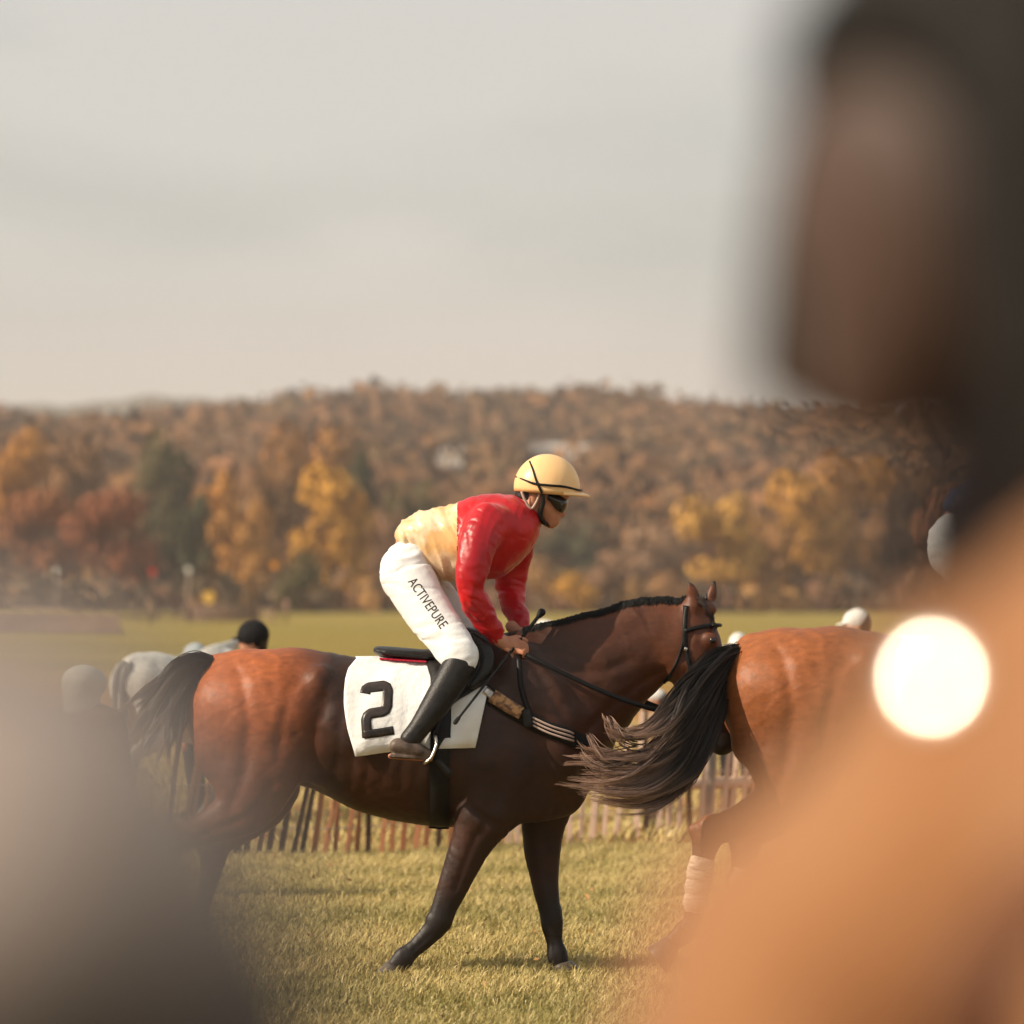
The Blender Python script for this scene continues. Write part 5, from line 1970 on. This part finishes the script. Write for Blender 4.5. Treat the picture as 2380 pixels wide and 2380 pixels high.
wh = thing('riding_whip', 'thin black whip in the hand of the jockey in red', 'whip', FRAME1 + Vector(H(1198, 1500, -.155)))
wo = tuple(-c for c in H(1198, 1500, -.155))
w0, w1 = H(1256, 1427, -.07), H(1058, 1679, -.42)
lerp = lambda t: tuple(np.array(w0) * (1 - t) + np.array(w1) * t)
part('handle', tube_mesh('handle', [lerp(0.0), lerp(.15), lerp(.35)], [.0085, .0085, .008], 8), M_['strap'], wh, wo)
part('shaft', tube_mesh('shaft', [lerp(.35), lerp(.7), lerp(.98)], [.0065, .006, .0055], 8), M_['leather_black'], wh, wo)
part('knob', organic('knob', [dict(nodes=[(*lerp(-.015), .018, .018), (*lerp(.015), .013, .013)], k=.005, sub=2, L=(0, 1, 0))], .004), M_['strap'], wh, wo)
part('flap', organic('flap', [dict(nodes=[(*lerp(.96), .009, .006), (*lerp(1.0), .011, .006)], k=.005, sub=2, L=(0, 1, 0))], .004), M_['leather_black'], wh, wo)

# ------------------------------------------------------------------ standing people (local frame: facing +x, 1.75 m tall)
def U(nodes, k=0.03, sub=3, L=(0, 1, 0)):
    return dict(nodes=[tuple(n) for n in nodes], k=k, sub=sub, L=L)


HEAD0 = [
    U([(-.012, 0, 1.652, .098, .077), (.02, 0, 1.648, .094, .074)]),
    U([(.035, 0, 1.615, .072, .066), (.048, 0, 1.575, .054, .054), (.058, 0, 1.55, .038, .040)]),
    U([(.078, 0, 1.536, .018, .024), (.074, 0, 1.532, .018, .024)], k=.02),
    U([(.096, 0, 1.645, .010, .010), (.112, 0, 1.612, .011, .012), (.115, 0, 1.604, .011, .016)], k=.015),
    U([(.094, 0, 1.572, .009, .022), (.093, 0, 1.570, .009, .022)], k=.01),
    U([(.092, 0, 1.558, .009, .020), (.091, 0, 1.556, .009, .020)], k=.01),
    U([(.088, .030, 1.662, .012, .022), (.088, .034, 1.662, .012, .022)], k=.015),
    U([(.088, -.030, 1.662, .012, .022), (.088, -.034, 1.662, .012, .022)], k=.015),
    U([(-.005, .078, 1.635, .026, .008), (-.002, .078, 1.605, .018, .007)], k=.008),
    U([(-.005, -.078, 1.635, .026, .008), (-.002, -.078, 1.605, .018, .007)], k=.008),
    U([(-.03, 0, 1.44, .062, .066), (-.015, 0, 1.50, .055, .056), (0, 0, 1.56, .054, .054)]),
]
TORSO = [U([(-.02, 0, 1.41, .075, .150), (-.01, 0, 1.34, .100, .170), (.0, 0, 1.25, .112, .165), (.0, 0, 1.10, .105, .148), (-.005, 0, .96, .115, .165), (-.01, 0, .90, .11, .165)], k=.05),
         U([(-.02, .12, 1.405, .056, .07), (-.02, .165, 1.385, .056, .05)], k=.05), U([(-.02, -.12, 1.405, .056, .07), (-.02, -.165, 1.385, .056, .05)], k=.05)]


def ARM(s, bend=0.0):
    if bend:
        return U([(-.02, s * .19, 1.38, .055, .052), (.0, s * .235, 1.24, .048, .046), (.02, s * .255, 1.10, .042, .042), (.10, s * .245, 1.05, .038, .038), (.20, s * .20, 1.06, .031, .031), (.26, s * .17, 1.075, .026, .028)], k=.04)
    return U([(-.02, s * .19, 1.38, .055, .052), (-.02, s * .225, 1.26, .048, .046), (-.015, s * .245, 1.10, .041, .041), (.01, s * .25, .98, .036, .036), (.035, s * .25, .86, .028, .029)], k=.04)


def HANDP(s, bend=0.0):
    o = (.265, s * .168, 1.078) if bend else (.04, s * .25, .83)
    d = np.array((.95, 0, .2) if bend else (.16, 0, -1.0))
    d /= np.linalg.norm(d)
    w = np.array((-.2, 0, .97) if bend else (1.0, 0, 0.16))
    o = np.array(o)
    t = [U([(*o, .026, .022), (*(o + d * .05), .036, .018), (*(o + d * .085), .036, .016)], k=.015)]
    for i in range(4):
        b = o + d * .085 + w * (.030 - .020 * i)
        ln = (.068, .076, .070, .055)[i]
        c = np.array((0, -s * .016, 0))
        t.append(U([(*b, .0095, .0095), (*(b + d * ln * .5 + c * .4), .009, .009), (*(b + d * ln * .9 + c * 1.6), .0075, .0075)], k=.005))
    b = o + d * .03 + w * .03
    t.append(U([(*b, .012, .012), (*(b + d * .035 + w * .02), .0105, .0105), (*(b + d * .06 + w * .022), .0085, .0085)], k=.006))
    return t


def LEG(s):
    return U([(-.01, s * .09, .92, .10, .095), (.01, s * .095, .72, .080, .078), (.015, s * .10, .50, .056, .056), (-.01, s * .10, .34, .054, .054), (-.005, s * .10, .10, .038, .038)], k=.03)


def FOOT(s):
    return U([(-.03, s * .10, .055, .042, .036), (.05, s * .10, .045, .036, .038), (.13, s * .105, .032, .026, .040), (.17, s * .105, .028, .020, .034)], k=.03)


def grow(tubes, a):
    return [dict(nodes=[(x, y, z, r + a, rl + a) for x, y, z, r, rl in t['nodes']], k=t['k'], sub=t['sub'], L=t['L']) for t in tubes]


def turn_head(tubes, yaw, tilt, piv=(-.01, 0, 1.50), off=(0, 0, 0)):
    rm = Matrix.Rotation(yaw, 3, 'Z') @ Matrix.Rotation(-tilt, 3, 'Y')
    pv = Vector(piv)
    out = []
    for t in tubes:
        nd = []
        for x, y, z, r, rl in t['nodes']:
            q = pv + rm @ (Vector((x, y, z)) - pv) + Vector(off)
            nd.append((*q, r, rl))
        out.append(dict(nodes=nd, k=t['k'], sub=t['sub'], L=tuple(rm @ Vector(t['L']))))
    return out


def person_meshes(vox, bend=0.0, coat_len=0.0, yaw=0.0, tilt=0.0, extra=(), hoff=(0, 0, 0)):
    m = {}
    HEAD = turn_head(HEAD0[:-1], yaw, tilt, off=hoff) + HEAD0[-1:]
    m['body'] = organic('body', HEAD + TORSO + [ARM(1, bend), ARM(-1, bend)] + HANDP(1, bend) + HANDP(-1, bend) + [LEG(1), LEG(-1), FOOT(1), FOOT(-1)], vox, it=1)
    skirt = [U([(0, 0, 1.0, .12, .17), (0, 0, .80, .125, .18), (0, 0, .80 - coat_len, .135, .19)], k=.03)] if coat_len else []
    collar_ = [U([(-.03, 0, 1.45, .070, .080), (-.02, 0, 1.49, .064, .070)], k=.03)]
    m['coat'] = organic('coat', grow(TORSO, .022) + grow([ARM(1, bend), ARM(-1, bend)], .016) + skirt + collar_ + list(extra), vox, it=1, disp=folds((.2, .3, 1), .09, .003, .6, 9))
    m['trousers'] = organic('trousers', grow([LEG(1), LEG(-1)], .014) + [U([(-.01, 0, .92, .12, .165), (-.01, 0, .88, .115, .16)], k=.03)], vox, it=1)
    m['shoe'] = [organic('shoe', grow([FOOT(s)], .008), vox, it=1) for s in (1, -1)]
    m['hair'] = organic('hair', [U([(-.03, 0, 1.675, .104, .086), (-.01, 0, 1.69, .092, .082)], k=.02), U([(-.07, 0, 1.62, .052, .070), (-.085, 0, 1.56, .036, .055)], k=.03)], vox, it=1)
    return m


PM = person_meshes(0.014)
skin_d = mat('skin_pale', (0.52, 0.27, 0.18), 0.5, 0.4, col2=(0.46, 0.22, 0.14), scale=20)


def cap_mesh(kind):
    if kind == 'cap':
        t = [U([(-.012, 0, 1.69, .106, .090), (.01, 0, 1.685, .100, .086)], k=.02), U([(.09, 0, 1.672, .014, .070), (.16, 0, 1.655, .008, .055)], k=.012)]
    elif kind == 'helmet':
        t = [U([(-.015, 0, 1.685, .124, .108), (.015, 0, 1.682, .118, .104)], k=.02), U([(.11, 0, 1.665, .014, .075), (.175, 0, 1.650, .008, .055)], k=.012)]
    elif kind == 'brim':
        t = [U([(-.012, 0, 1.70, .098, .088), (.01, 0, 1.70, .094, .084)], k=.02), U([(0, 0, 1.662, .17, .15), (0, 0, 1.660, .17, .15)], k=.01, L=(0, 0, 1))]
        t[1] = dict(nodes=[(0, 0, 1.665, .17, .012), (0.01, 0, 1.665, .17, .012)], k=.02, sub=2, L=(0, 0, 1))
    else:   # hood
        t = [U([(-.03, 0, 1.665, .135, .118), (.01, 0, 1.66, .125, .110)], k=.03), U([(-.05, 0, 1.56, .10, .10), (-.04, 0, 1.47, .10, .11)], k=.05)]
    t_cut = dict(nodes=[(.085, 0, 1.60, .055, .060), (.15, 0, 1.58, .07, .08)], k=.01, sub=2, L=(0, 1, 0), cut=True)
    return organic('hat', t + ([t_cut] if kind in ('hood',) else []), .010, it=1)


CAPS = {k: cap_mesh(k) for k in ('cap', 'helmet', 'brim', 'hood')}


def cloth_m(name, c, f=.8):
    return mat(name, c, .8, .2, col2=tuple(v * f for v in c), scale=6, bump=.3, bscale=12)


jk = {'navy': cloth_m('navy_jacket', (.03, .035, .05)), 'dark': cloth_m('dark_jacket', (.02, .02, .022)), 'tan': cloth_m('tan_jacket', (.30, .2, .12)), 'grey': cloth_m('grey_jacket', (.30, .29, .27)),
      'white': cloth_m('white_cap_cloth', (.78, .75, .70)), 'blue': cloth_m('blue_grey_cap', (.36, .40, .42)), 'black': cloth_m('black_velvet', (.008, .008, .009)), 'brown': cloth_m('brown_trousers', (.08, .05, .03)),
      'pale': cloth_m('pale_hood', (.42, .40, .34))}


def person(label, px, top_py, dep, face_deg, hat, hatm, coatm, trm, hairm, head_scale=1.0):
    x = (px - 1190) * S * dep
    top = CAM_H + (HORIZON - top_py) * S * dep
    hat_top = {'cap': 1.796, 'helmet': 1.809, 'brim': 1.798, 'hood': 1.80}[hat]
    sc = top / hat_top
    p = thing('person', label, 'person', (x, dep, 0), 'people behind the horses', RAD(face_deg))
    p.scale = (sc * head_scale, sc * head_scale, sc)

    def ov(nm, me, m, par=p):
        o = part(nm, me, m, par)
        o.material_slots[0].link = 'OBJECT'
        o.material_slots[0].material = m
        return o
    ov('body', PM['body'], skin_d)
    ov('coat', PM['coat'], coatm)
    ov('trousers', PM['trousers'], trm)
    for s_ in PM['shoe']:
        ov('shoe', s_, jk['black'])
    if hat != 'hood':
        ov('hair', PM['hair'], hairm)
    ov('hat', CAPS[hat], hatm)
    return p


hd = mat('brown_hair', (.02, .012, .009), .5, .4)
person('person in a black peaked riding helmet looking left, behind the rump of the dark bay', 588, 1441, 40.0, 180, 'helmet', jk['black'], jk['brown'], jk['dark'], hd)
person('person in a blue-grey cap above the back of the grey horse', 452, 1494, 43.0, 170, 'cap', jk['blue'], jk['navy'], jk['dark'], hd, 1.05)
person('person in a white cap just behind the withers of the dark bay', 1268, 1440, 42.5, 20, 'brim', jk['white'], jk['tan'], jk['dark'], hd)
person('person in a white brimmed hat between the horse head and the leading rump', 1716, 1470, 42.0, 250, 'brim', jk['white'], jk['grey'], jk['dark'], hd)
person('person in a pale cap looking left above the rump of the leading horse', 1990, 1414, 42.0, 185, 'cap', jk['white'], jk['navy'], jk['dark'], hd)
person('small person in a white cap seen under the jaw of the dark bay', 1522, 1600, 41.5, 190, 'cap', jk['white'], jk['tan'], jk['brown'], hd, 1.3)
person('person in a pale hood at far left, below the grey horse rump line', 200, 1546, 31.5, 60, 'hood', jk['pale'], jk['brown'], jk['dark'], hd, 1.35)

# ------------------------------------------------------------------ paling fence behind the horses
rg6 = np.random.default_rng(61)
slat_cols = {'dark': mat('dark_slat', (.045, .028, .020), .85, .2, col2=(.085, .05, .034), scale=9, stretch=(1, 1, .15)),
             'rust': mat('rust_slat', (.30, .125, .06), .85, .2, col2=(.40, .19, .10), scale=9, stretch=(1, 1, .15)),
             'pale': mat('pale_slat', (.52, .37, .28), .85, .2, col2=(.62, .46, .36), scale=9, stretch=(1, 1, .15))}


def fence_pt(px):
    base_py = np.interp(px, [-200, 580, 850, 1330, 1480, 1760, 2600], [2000, 1992, 1986, 1958, 1944, 1936, 1925])
    dep = CAM_H / ((base_py - HORIZON) * S)
    return (px - 1190) * S * dep, dep


fx, fy = fence_pt(1190)
FE = thing('paling_fence', 'low fence of leaning wooden slats wired together behind the horses', 'fence', (fx, fy, 0))
sm_ = {}
for k_, hh in (('dark', .90), ('rust', .88), ('pale', .92)):
    bm = bmesh.new()
    bmesh.ops.create_cube(bm, size=1.0, matrix=Matrix.Translation((0, 0, hh / 2)) @ Matrix.Diagonal((.036, .010, hh, 1)))
    for v in bm.verts:
        if v.co.z > hh * .9 and abs(v.co.x) > .01:
            v.co.z -= .008 if v.co.x > 0 else 0.0
            v.co.x *= .85
    bmesh.ops.bevel(bm, geom=bm.edges[:], offset=.002, segments=1, affect='EDGES')
    me = bpy.data.meshes.new('slat')
    bm.to_mesh(me)
    bm.free()
    me.materials.append(slat_cols[k_])
    sm_[k_] = me
px = 380.0
nodes_w = []
while px < 2300:
    x, y = fence_pt(px)
    nodes_w.append((x - fx, y - fy))
    if px < 1100:
        kind_ = 'dark' if (px < 720 or 835 < px < 900 or 1000 < px < 1030) and rg6.random() < .6 else 'rust'
        lean = 10 if px < 760 else 5
        step = 27
    else:
        kind_ = 'pale' if rg6.random() < .72 else ('rust' if rg6.random() < .6 else 'dark')
        lean = 4
        step = 25
    if rg6.random() > .06:
        o = part('slat', sm_[kind_], None, FE, (x - fx, y - fy + rg6.normal(0, .006), -.03 + rg6.normal(0, .015)))
        o.rotation_euler = (RAD(rg6.normal(0, 2.0)), RAD(lean + rg6.normal(0, 2.2)), RAD(rg6.normal(0, 8)))
        sc_ = rg6.uniform(.9, 1.06)
        o.scale = (rg6.uniform(.85, 1.2), 1, sc_)
    px += step * rg6.uniform(.88, 1.12)
wire = M_['steel']
for hz_ in (.18, .45, .74):
    pts = [(a + (0.16 * hz_ if fx else 0), b + .012 * (-1) ** i, hz_ + .01 * math.sin(i)) for i, (a, b) in enumerate(nodes_w[::3])]
    part('wire', tube_mesh('wire', pts, [.0035] * len(pts), 4, sub=2), wire, FE)
post_m = mat('grey_post', (.20, .17, .15), .8, .3, col2=(.28, .24, .21), scale=6)
for ppx in (548, 1095, 1640, 2200):
    x, y = fence_pt(ppx)
    o = part('post', box_mesh('post', [((0, .035, .56), (.055, .05, 1.16), None), ((0, .06, .56), (.02, .03, 1.16), None)], .004), post_m, FE, (x - fx, y - fy, 0))
    o.rotation_euler = (0, RAD(5), 0)
x0, y0 = fence_pt(1500)
x1, y1 = fence_pt(1860)
part('rail', tube_mesh('rail', [(x0 - fx, y0 - fy + .09, .36), ((x0 + x1) / 2 - fx, (y0 + y1) / 2 - fy + .09, .355), (x1 - fx, y1 - fy + .09, .36)], [.042, .042, .042], 8), slat_cols['pale'], FE)

# ------------------------------------------------------------------ far side of the course
wood_m = mat('weathered_rail', (.17, .11, .08), .85, .2, col2=(.26, .17, .12), scale=.8)
white_m = mat('white_paint', (.80, .76, .70), .6, .3, col2=(.72, .68, .62), scale=2)


def gpt(px, py):
    dep = CAM_H / ((py - HORIZON) * S)
    return (px - 1190) * S * dep, dep


bx, by = gpt(360, 1450)
RF = thing('rail_fence', 'brown post and rail fence across the far pasture at left', 'fence', (bx, by, 0))
prev = None
for i, ppx in enumerate(range(40, 680, 46)):
    x, y = gpt(ppx, 1447 + 5 * math.sin(ppx * .01))
    hgt = 1.0 + .1 * math.sin(i * 2.1)
    part('post', box_mesh('post', [((0, 0, hgt / 2), (.22, .22, hgt), None)], .02), wood_m, RF, (x - bx, y - by, 0))
    if prev:
        for hz_ in (.35, .8):
            part('rail', tube_mesh('rail', [(prev[0] - bx, prev[1] - by - .14, hz_), (x - bx, y - by - .14, hz_)], [.11, .11], 6), wood_m, RF)
    prev = (x, y)

# brush jump
jx, jy = gpt(525, 1446)
JU = thing('timber_jump', 'low brown timber jump on the far pasture beneath the yellow marker', 'jump', (jx, jy - 6, 0))
for k_ in range(4):
    part('log', tube_mesh('log', [(-2.6, 0, .18 + .27 * k_), (2.6, .05, .19 + .27 * k_)], [.14, .13], 8), wood_m, JU)
for sx_ in (-2.3, 0, 2.3):
    part('post', box_mesh('post', [((sx_, .25, .6), (.18, .18, 1.3), None)], .02), wood_m, JU)
cx_, cy_ = gpt(110, 1478)
CO = thing('chicken_coop_jump', 'low grey sloping jump at the left edge of the far pasture', 'jump', (cx_, cy_, 0))
V_ = [(-3.2, -.9, 0), (3.2, -.9, 0), (3.2, .9, 0), (-3.2, .9, 0), (-3.0, -.08, .85), (3.0, -.08, .85), (3.0, .08, .85), (-3.0, .08, .85)]
part('frame', np_mesh('frame', V_, quads=[(0, 1, 5, 4), (1, 2, 6, 5), (2, 3, 7, 6), (3, 0, 4, 7), (4, 5, 6, 7), (3, 2, 1, 0)], smooth=False), wood_m, CO)
for k_ in range(5):
    t = (k_ + .5) / 5
    part('plank', box_mesh('plank', [((0, -.9 + .82 * t - .05, .85 * t + .02), (6.3, .05, .18), Matrix.Rotation(-.76, 3, 'X'))]), wood_m, CO)


pole_m = mat('faded_pole', (.38, .27, .22), .8, .2, col2=(.45, .33, .27), scale=2)


def marker(name, label, px, py_top, py_base, r, mt, group, post=True):
    x, y = gpt(px, py_base)
    zt = CAM_H + (HORIZON - py_top) * S * y
    t = thing(name, label, 'marker', (x, y, 0), group)
    part('pole', tube_mesh('pole', [(0, 0, 0), (0, 0, zt - r)], [.06, .05], 8), pole_m if mt is white_m else wood_m, t)
    bm = bmesh.new()
    bmesh.ops.create_cone(bm, cap_ends=True, segments=20, radius1=r, radius2=r, depth=.08, matrix=Matrix.Translation((0, -.12, zt - r)) @ Matrix.Rotation(math.pi / 2, 4, 'X'))
    bmesh.ops.bevel(bm, geom=[e for e in bm.edges if e.calc_face_angle(0) > 1], offset=.015, segments=1, affect='EDGES')
    me = bpy.data.meshes.new('disc')
    bm.to_mesh(me)
    bm.free()
    part('disc', me, mt, t)
    return t


marker('course_marker', 'white-topped pole at far left of the distant pasture', 131, 1322, 1447, .17, white_m, 'course markers')
marker('course_marker', 'white-topped pole rising behind the rail fence, left of the yellow disc', 438, 1318, 1446, .20, white_m, 'course markers')
marker('course_marker', 'round yellow disc on a short dark post on the timber jump', 485, 1374, 1449, .42, mat('yellow_paint', (.72, .45, .10), .6, .3, col2=(.68, .4, .08), scale=2), 'course markers')
marker('course_marker', 'orange disc on a tall pole against the trees', 638, 1306, 1445, .25, mat('orange_paint', (.75, .30, .03), .6, .3, col2=(.7, .26, .03), scale=2), 'course markers')
marker('course_marker', 'small red disc on a pole against the red-brown trees', 355, 1322, 1447, .24, mat('red_paint', (.50, .03, .02), .6, .3, col2=(.4, .03, .02), scale=2), 'course markers')
for px_, py_, lab_, cm_ in ((345, 1452, 'distant person in a brown coat by the rail fence', jk['tan']), (665, 1446, 'distant person in pinkish clothes at the end of the rail fence', cloth_m('pinkish_coat', (.36, .22, .17)))):
    x_, d_ = gpt(px_, py_)
    p_ = person(lab_, px_, HORIZON + (CAM_H - 1.75) / (S * d_), d_, 200, 'cap', jk['brown'], cm_, jk['brown'], hd)
    p_['group'] = 'people in the far pasture'

# ------------------------------------------------------------------ spectators close to the camera
GB = 0.15
coat_tan = mat('tan_wool', (.32, .155, .068), .9, .15, col2=(.26, .112, .047), scale=9, bump=.3, bscale=60, sheen=.3)
scarf_m = mat('black_scarf', (.006, .004, .005), .95, .1, col2=(.012, .009, .009), scale=20, bump=.5, bscale=40)
skin_b = mat('skin_brown', (.082, .050, .041), .55, .22, col2=(.066, .041, .033), scale=18)
hair_b = mat('black_hair', (.008, .006, .005), .6, .2, bump=.4, bscale=50)
YAW, TILT = RAD(-18), RAD(6)
HOFF = (.048, 0, -.014)
FP = person_meshes(.009, bend=1.0, coat_len=.25, yaw=YAW, tilt=TILT, hoff=HOFF, extra=[
    U([(.048, 0, 1.418, .046, .10), (.054, 0, 1.38, .060, .13), (.088, 0, 1.31, .084, .15), (.122, 0, 1.245, .10, .15), (.11, 0, 1.15, .10, .15)], k=.04)])
FR_Y = 2.60
SCR = 1.04
sp = thing('person', 'blurred spectator at right with long dark hair, black scarf and tan coat', 'person', (0.277, FR_Y, GB), 'spectators close to the camera', RAD(180))
sp.scale = (SCR,) * 3
part('body', FP['body'], skin_b, sp)
part('coat', FP['coat'], coat_tan, sp)
part('trousers', FP['trousers'], jk['dark'], sp)
for s_ in FP['shoe']:
    part('shoe', s_, jk['black'], sp)
long_hair = organic('hair', [
    *turn_head([U([(-.035, 0, 1.68, .108, .092), (-.01, 0, 1.70, .098, .088)], k=.03),
                U([(.040, 0, 1.715, .052, .078), (.082, 0, 1.694, .034, .072), (.098, 0, 1.668, .022, .062)], k=.03)], YAW, TILT, off=HOFF),
    U([(-.06, .0, 1.64, .085, .092), (-.075, 0, 1.52, .075, .10), (-.09, 0, 1.38, .06, .11), (-.11, 0, 1.26, .04, .09)], k=.04),
    *turn_head([U([(.060, -.045, 1.725, .050, .035), (.098, -.070, 1.675, .036, .022), (.116, -.078, 1.61, .033, .020), (.114, -.080, 1.552, .036, .022)], k=.03)], YAW, TILT, off=HOFF),
    U([(.026, .074, 1.70, .054, .022), (.026, .088, 1.64, .056, .024), (.022, .092, 1.56, .056, .026), (-.01, .10, 1.47, .050, .028)], k=.03),
    U([(.012, -.074, 1.70, .050, .022), (.010, -.088, 1.64, .052, .024), (.005, -.092, 1.56, .052, .026), (-.01, -.10, 1.47, .050, .028)], k=.03)], .009, disp=folds((.9, .4, .1), .03, .003, .3, 12))
part('hair', long_hair, hair_b, sp)
scarf = organic('scarf', [U([(-.01, 0, 1.515, .078, .080), (.005, 0, 1.475, .088, .098), (.012, 0, 1.445, .088, .110)], k=.03)], .009, disp=folds((.3, .1, 1), .035, .005, .5, 14))
part('scarf', scarf, scarf_m, sp)
eye_w = mat('eye', (.5, .48, .45), .2, .5)
for sy in (-1, 1):
    bm = bmesh.new()
    bmesh.ops.create_uvsphere(bm, u_segments=12, v_segments=8, radius=.0125, matrix=Matrix.Translation(Vector(turn_head([U([(.083, sy * .032, 1.643, .01, .01)])], YAW, TILT, off=HOFF)[0]['nodes'][0][:3])))
    me = bpy.data.meshes.new('eye')
    bm.to_mesh(me)
    bm.free()
    part('eye', me, eye_w, sp)
# polished brooch, pinned where the camera sees the shoulder of the coat
sp_m = Matrix.Translation((0.277, FR_Y, GB)) @ Matrix.Rotation(RAD(180), 4, 'Z') @ Matrix.Scale(SCR, 4)
cv = [sp_m @ v.co for v in FP['coat'].vertices]
bvc = BVHTree.FromPolygons(cv, [tuple(p.vertices) for p in FP['coat'].polygons])
tgt = P(2183, 1587, 2.4)
cpos = Vector((0, 0, CAM_H))
hit, nrm, _, _ = bvc.ray_cast(cpos, (tgt - cpos).normalized())
if hit is None:
    hit = P(2183, 1587, 2.45)
hv = ((cpos - hit).normalized() + SUN_DIR).normalized()
RC, HALF = .046, RAD(13)
V_, Q_, T_ = [], [], []
ns, nr = 24, 6
V_.append((0, 0, RC))
for j in range(1, nr + 1):
    th = HALF * j / nr
    for i in range(ns):
        V_.append((RC * math.sin(th) * math.cos(2 * math.pi * i / ns), RC * math.sin(th) * math.sin(2 * math.pi * i / ns), RC * math.cos(th)))
for i in range(ns):
    V_.append((RC * math.sin(HALF) * 1.04 * math.cos(2 * math.pi * i / ns), RC * math.sin(HALF) * 1.04 * math.sin(2 * math.pi * i / ns), RC * math.cos(HALF) - .006))
for i in range(ns):
    T_.append((0, 1 + i, 1 + (i + 1) % ns))
for j in range(nr):
    for i in range(ns):
        k_ = (i + 1) % ns
        a_ = 1 + j * ns
        Q_.append((a_ + i, a_ + ns + i, a_ + ns + k_, a_ + k_))
me = np_mesh('brooch', np.array(V_) - np.array([0, 0, RC * math.cos(HALF) - .006]), quads=Q_, tris=T_)
me.materials.append(mat('polished_silver', (.95, .90, .82), .20, .5, metal=1.0))
bro = bpy.data.objects.new('brooch', me)
link(bro)
bro.location = hit
bro.rotation_euler = hv.to_track_quat('Z', 'Y').to_euler()
tag(bro, 'round polished silver brooch on the tan coat, flashing in the sun', 'brooch')

# added bag; its dark strap stands in for shade low on the coat
bag = thing('added_shade_bag', 'added dark bag strap standing in for shade on the tan coat at the lower right', 'bag', (0.20, FR_Y - .30, .95))
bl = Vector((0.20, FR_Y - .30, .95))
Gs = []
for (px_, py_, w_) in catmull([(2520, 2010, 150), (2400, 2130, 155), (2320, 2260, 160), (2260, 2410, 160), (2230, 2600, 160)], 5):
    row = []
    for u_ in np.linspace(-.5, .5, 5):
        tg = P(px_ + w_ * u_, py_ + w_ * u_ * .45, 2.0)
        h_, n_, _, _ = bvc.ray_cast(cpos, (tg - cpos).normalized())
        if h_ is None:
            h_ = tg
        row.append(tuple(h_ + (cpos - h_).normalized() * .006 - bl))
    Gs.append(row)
shade_strap_m = mat('shade_strap_brown', (.085, .030, .016), .5, .4, col2=(.12, .045, .022), scale=20)
part('strap', sheet_mesh('strap', np.array(Gs) , .004), shade_strap_m, bag)  # added strap, stands in for shade on the coat
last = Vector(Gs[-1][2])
part('strap', tube_mesh('shade_strap_lower', [tuple(last), tuple(last * .6 + Vector((0, -.02, -.05))), (0, 0, .14)], [.012, .012, .012], 6), shade_strap_m, bag)  # lower end of the added strap
part('added_pouch', organic('added_pouch', [U([(-.09, 0, .06, .09, .045), (.09, 0, .06, .09, .045)], k=.02), U([(-.09, 0, -.03, .09, .05), (.09, 0, -.03, .09, .05)], k=.02)], .012), shade_strap_m, bag)
part('flap', organic('flap', [U([(-.10, -.03, .10, .05, .03), (.10, -.03, .10, .05, .03)], k=.02), U([(-.09, -.045, .04, .05, .016), (.09, -.045, .04, .05, .016)], k=.02)], .010), shade_strap_m, bag)  # flap of the added bag

# spectator at left, back to the camera
lj = NB('graded_jacket')
tcn = lj.n('ShaderNodeTexCoord')
sp_ = lj.n('ShaderNodeSeparateXYZ')
lj.l(tcn.outputs['Object'], sp_.inputs[0])
mr = lj.n('ShaderNodeMapRange', _interpolation_type='SMOOTHSTEP')
mr.inputs[1].default_value = 1.350
mr.inputs[2].default_value = 1.410
lj.l(sp_.outputs['Z'], mr.inputs[0])
mxn = lj.n('ShaderNodeMix', _data_type='RGBA')  # jacket colour runs from dark below to paler at the shoulders
lj.l(mr.outputs[0], mxn.inputs[0])
mxn.inputs[6].default_value = (.055, .042, .037, 1)
mxn.inputs[7].default_value = (.38, .31, .275, 1)
lj.l(mxn.outputs[2], lj.b.inputs['Base Color'])
lj.b.inputs['Roughness'].default_value = .9
SL = 1.04
LM = person_meshes(.011, bend=0.0, coat_len=.12)
lp = thing('person', 'blurred spectator at left seen from behind, jacket dark below and paler at the shoulders', 'person', (-0.078, 1.55, GB - 0.037), 'spectators close to the camera', RAD(90))
lp.scale = (SL,) * 3
lp.rotation_euler = (RAD(-10), 0, RAD(90))      # leaning to the left
part('body', LM['body'], skin_d, lp)
part('coat', LM['coat'], lj.m, lp)
part('trousers', LM['trousers'], jk['dark'], lp)
for s_ in LM['shoe']:
    part('shoe', s_, jk['black'], lp)
part('hair', LM['hair'], hd, lp)

# ------------------------------------------------------------------ autumn haze over the valley
hz_me = box_mesh('haze', [((0, 4600, 124), (9200, 9600, 252), None)])
hm = bpy.data.materials.new('haze_air')
hm.use_nodes = True
ht = hm.node_tree
ht.nodes.clear()
ho = ht.nodes.new('ShaderNodeOutputMaterial')
hv_ = ht.nodes.new('ShaderNodeVolumePrincipled')
hv_.inputs['Color'].default_value = (.92, .85, .79, 1)
hv_.inputs['Density'].default_value = 1.5e-4
hv_.inputs['Anisotropy'].default_value = 0.0
ht.links.new(hv_.outputs[0], ho.inputs['Volume'])
hz_me.materials.append(hm)
hz = bpy.data.objects.new('haze', hz_me)
link(hz)
tag(hz, 'thin warm haze filling the valley air', None, None, 'stuff')
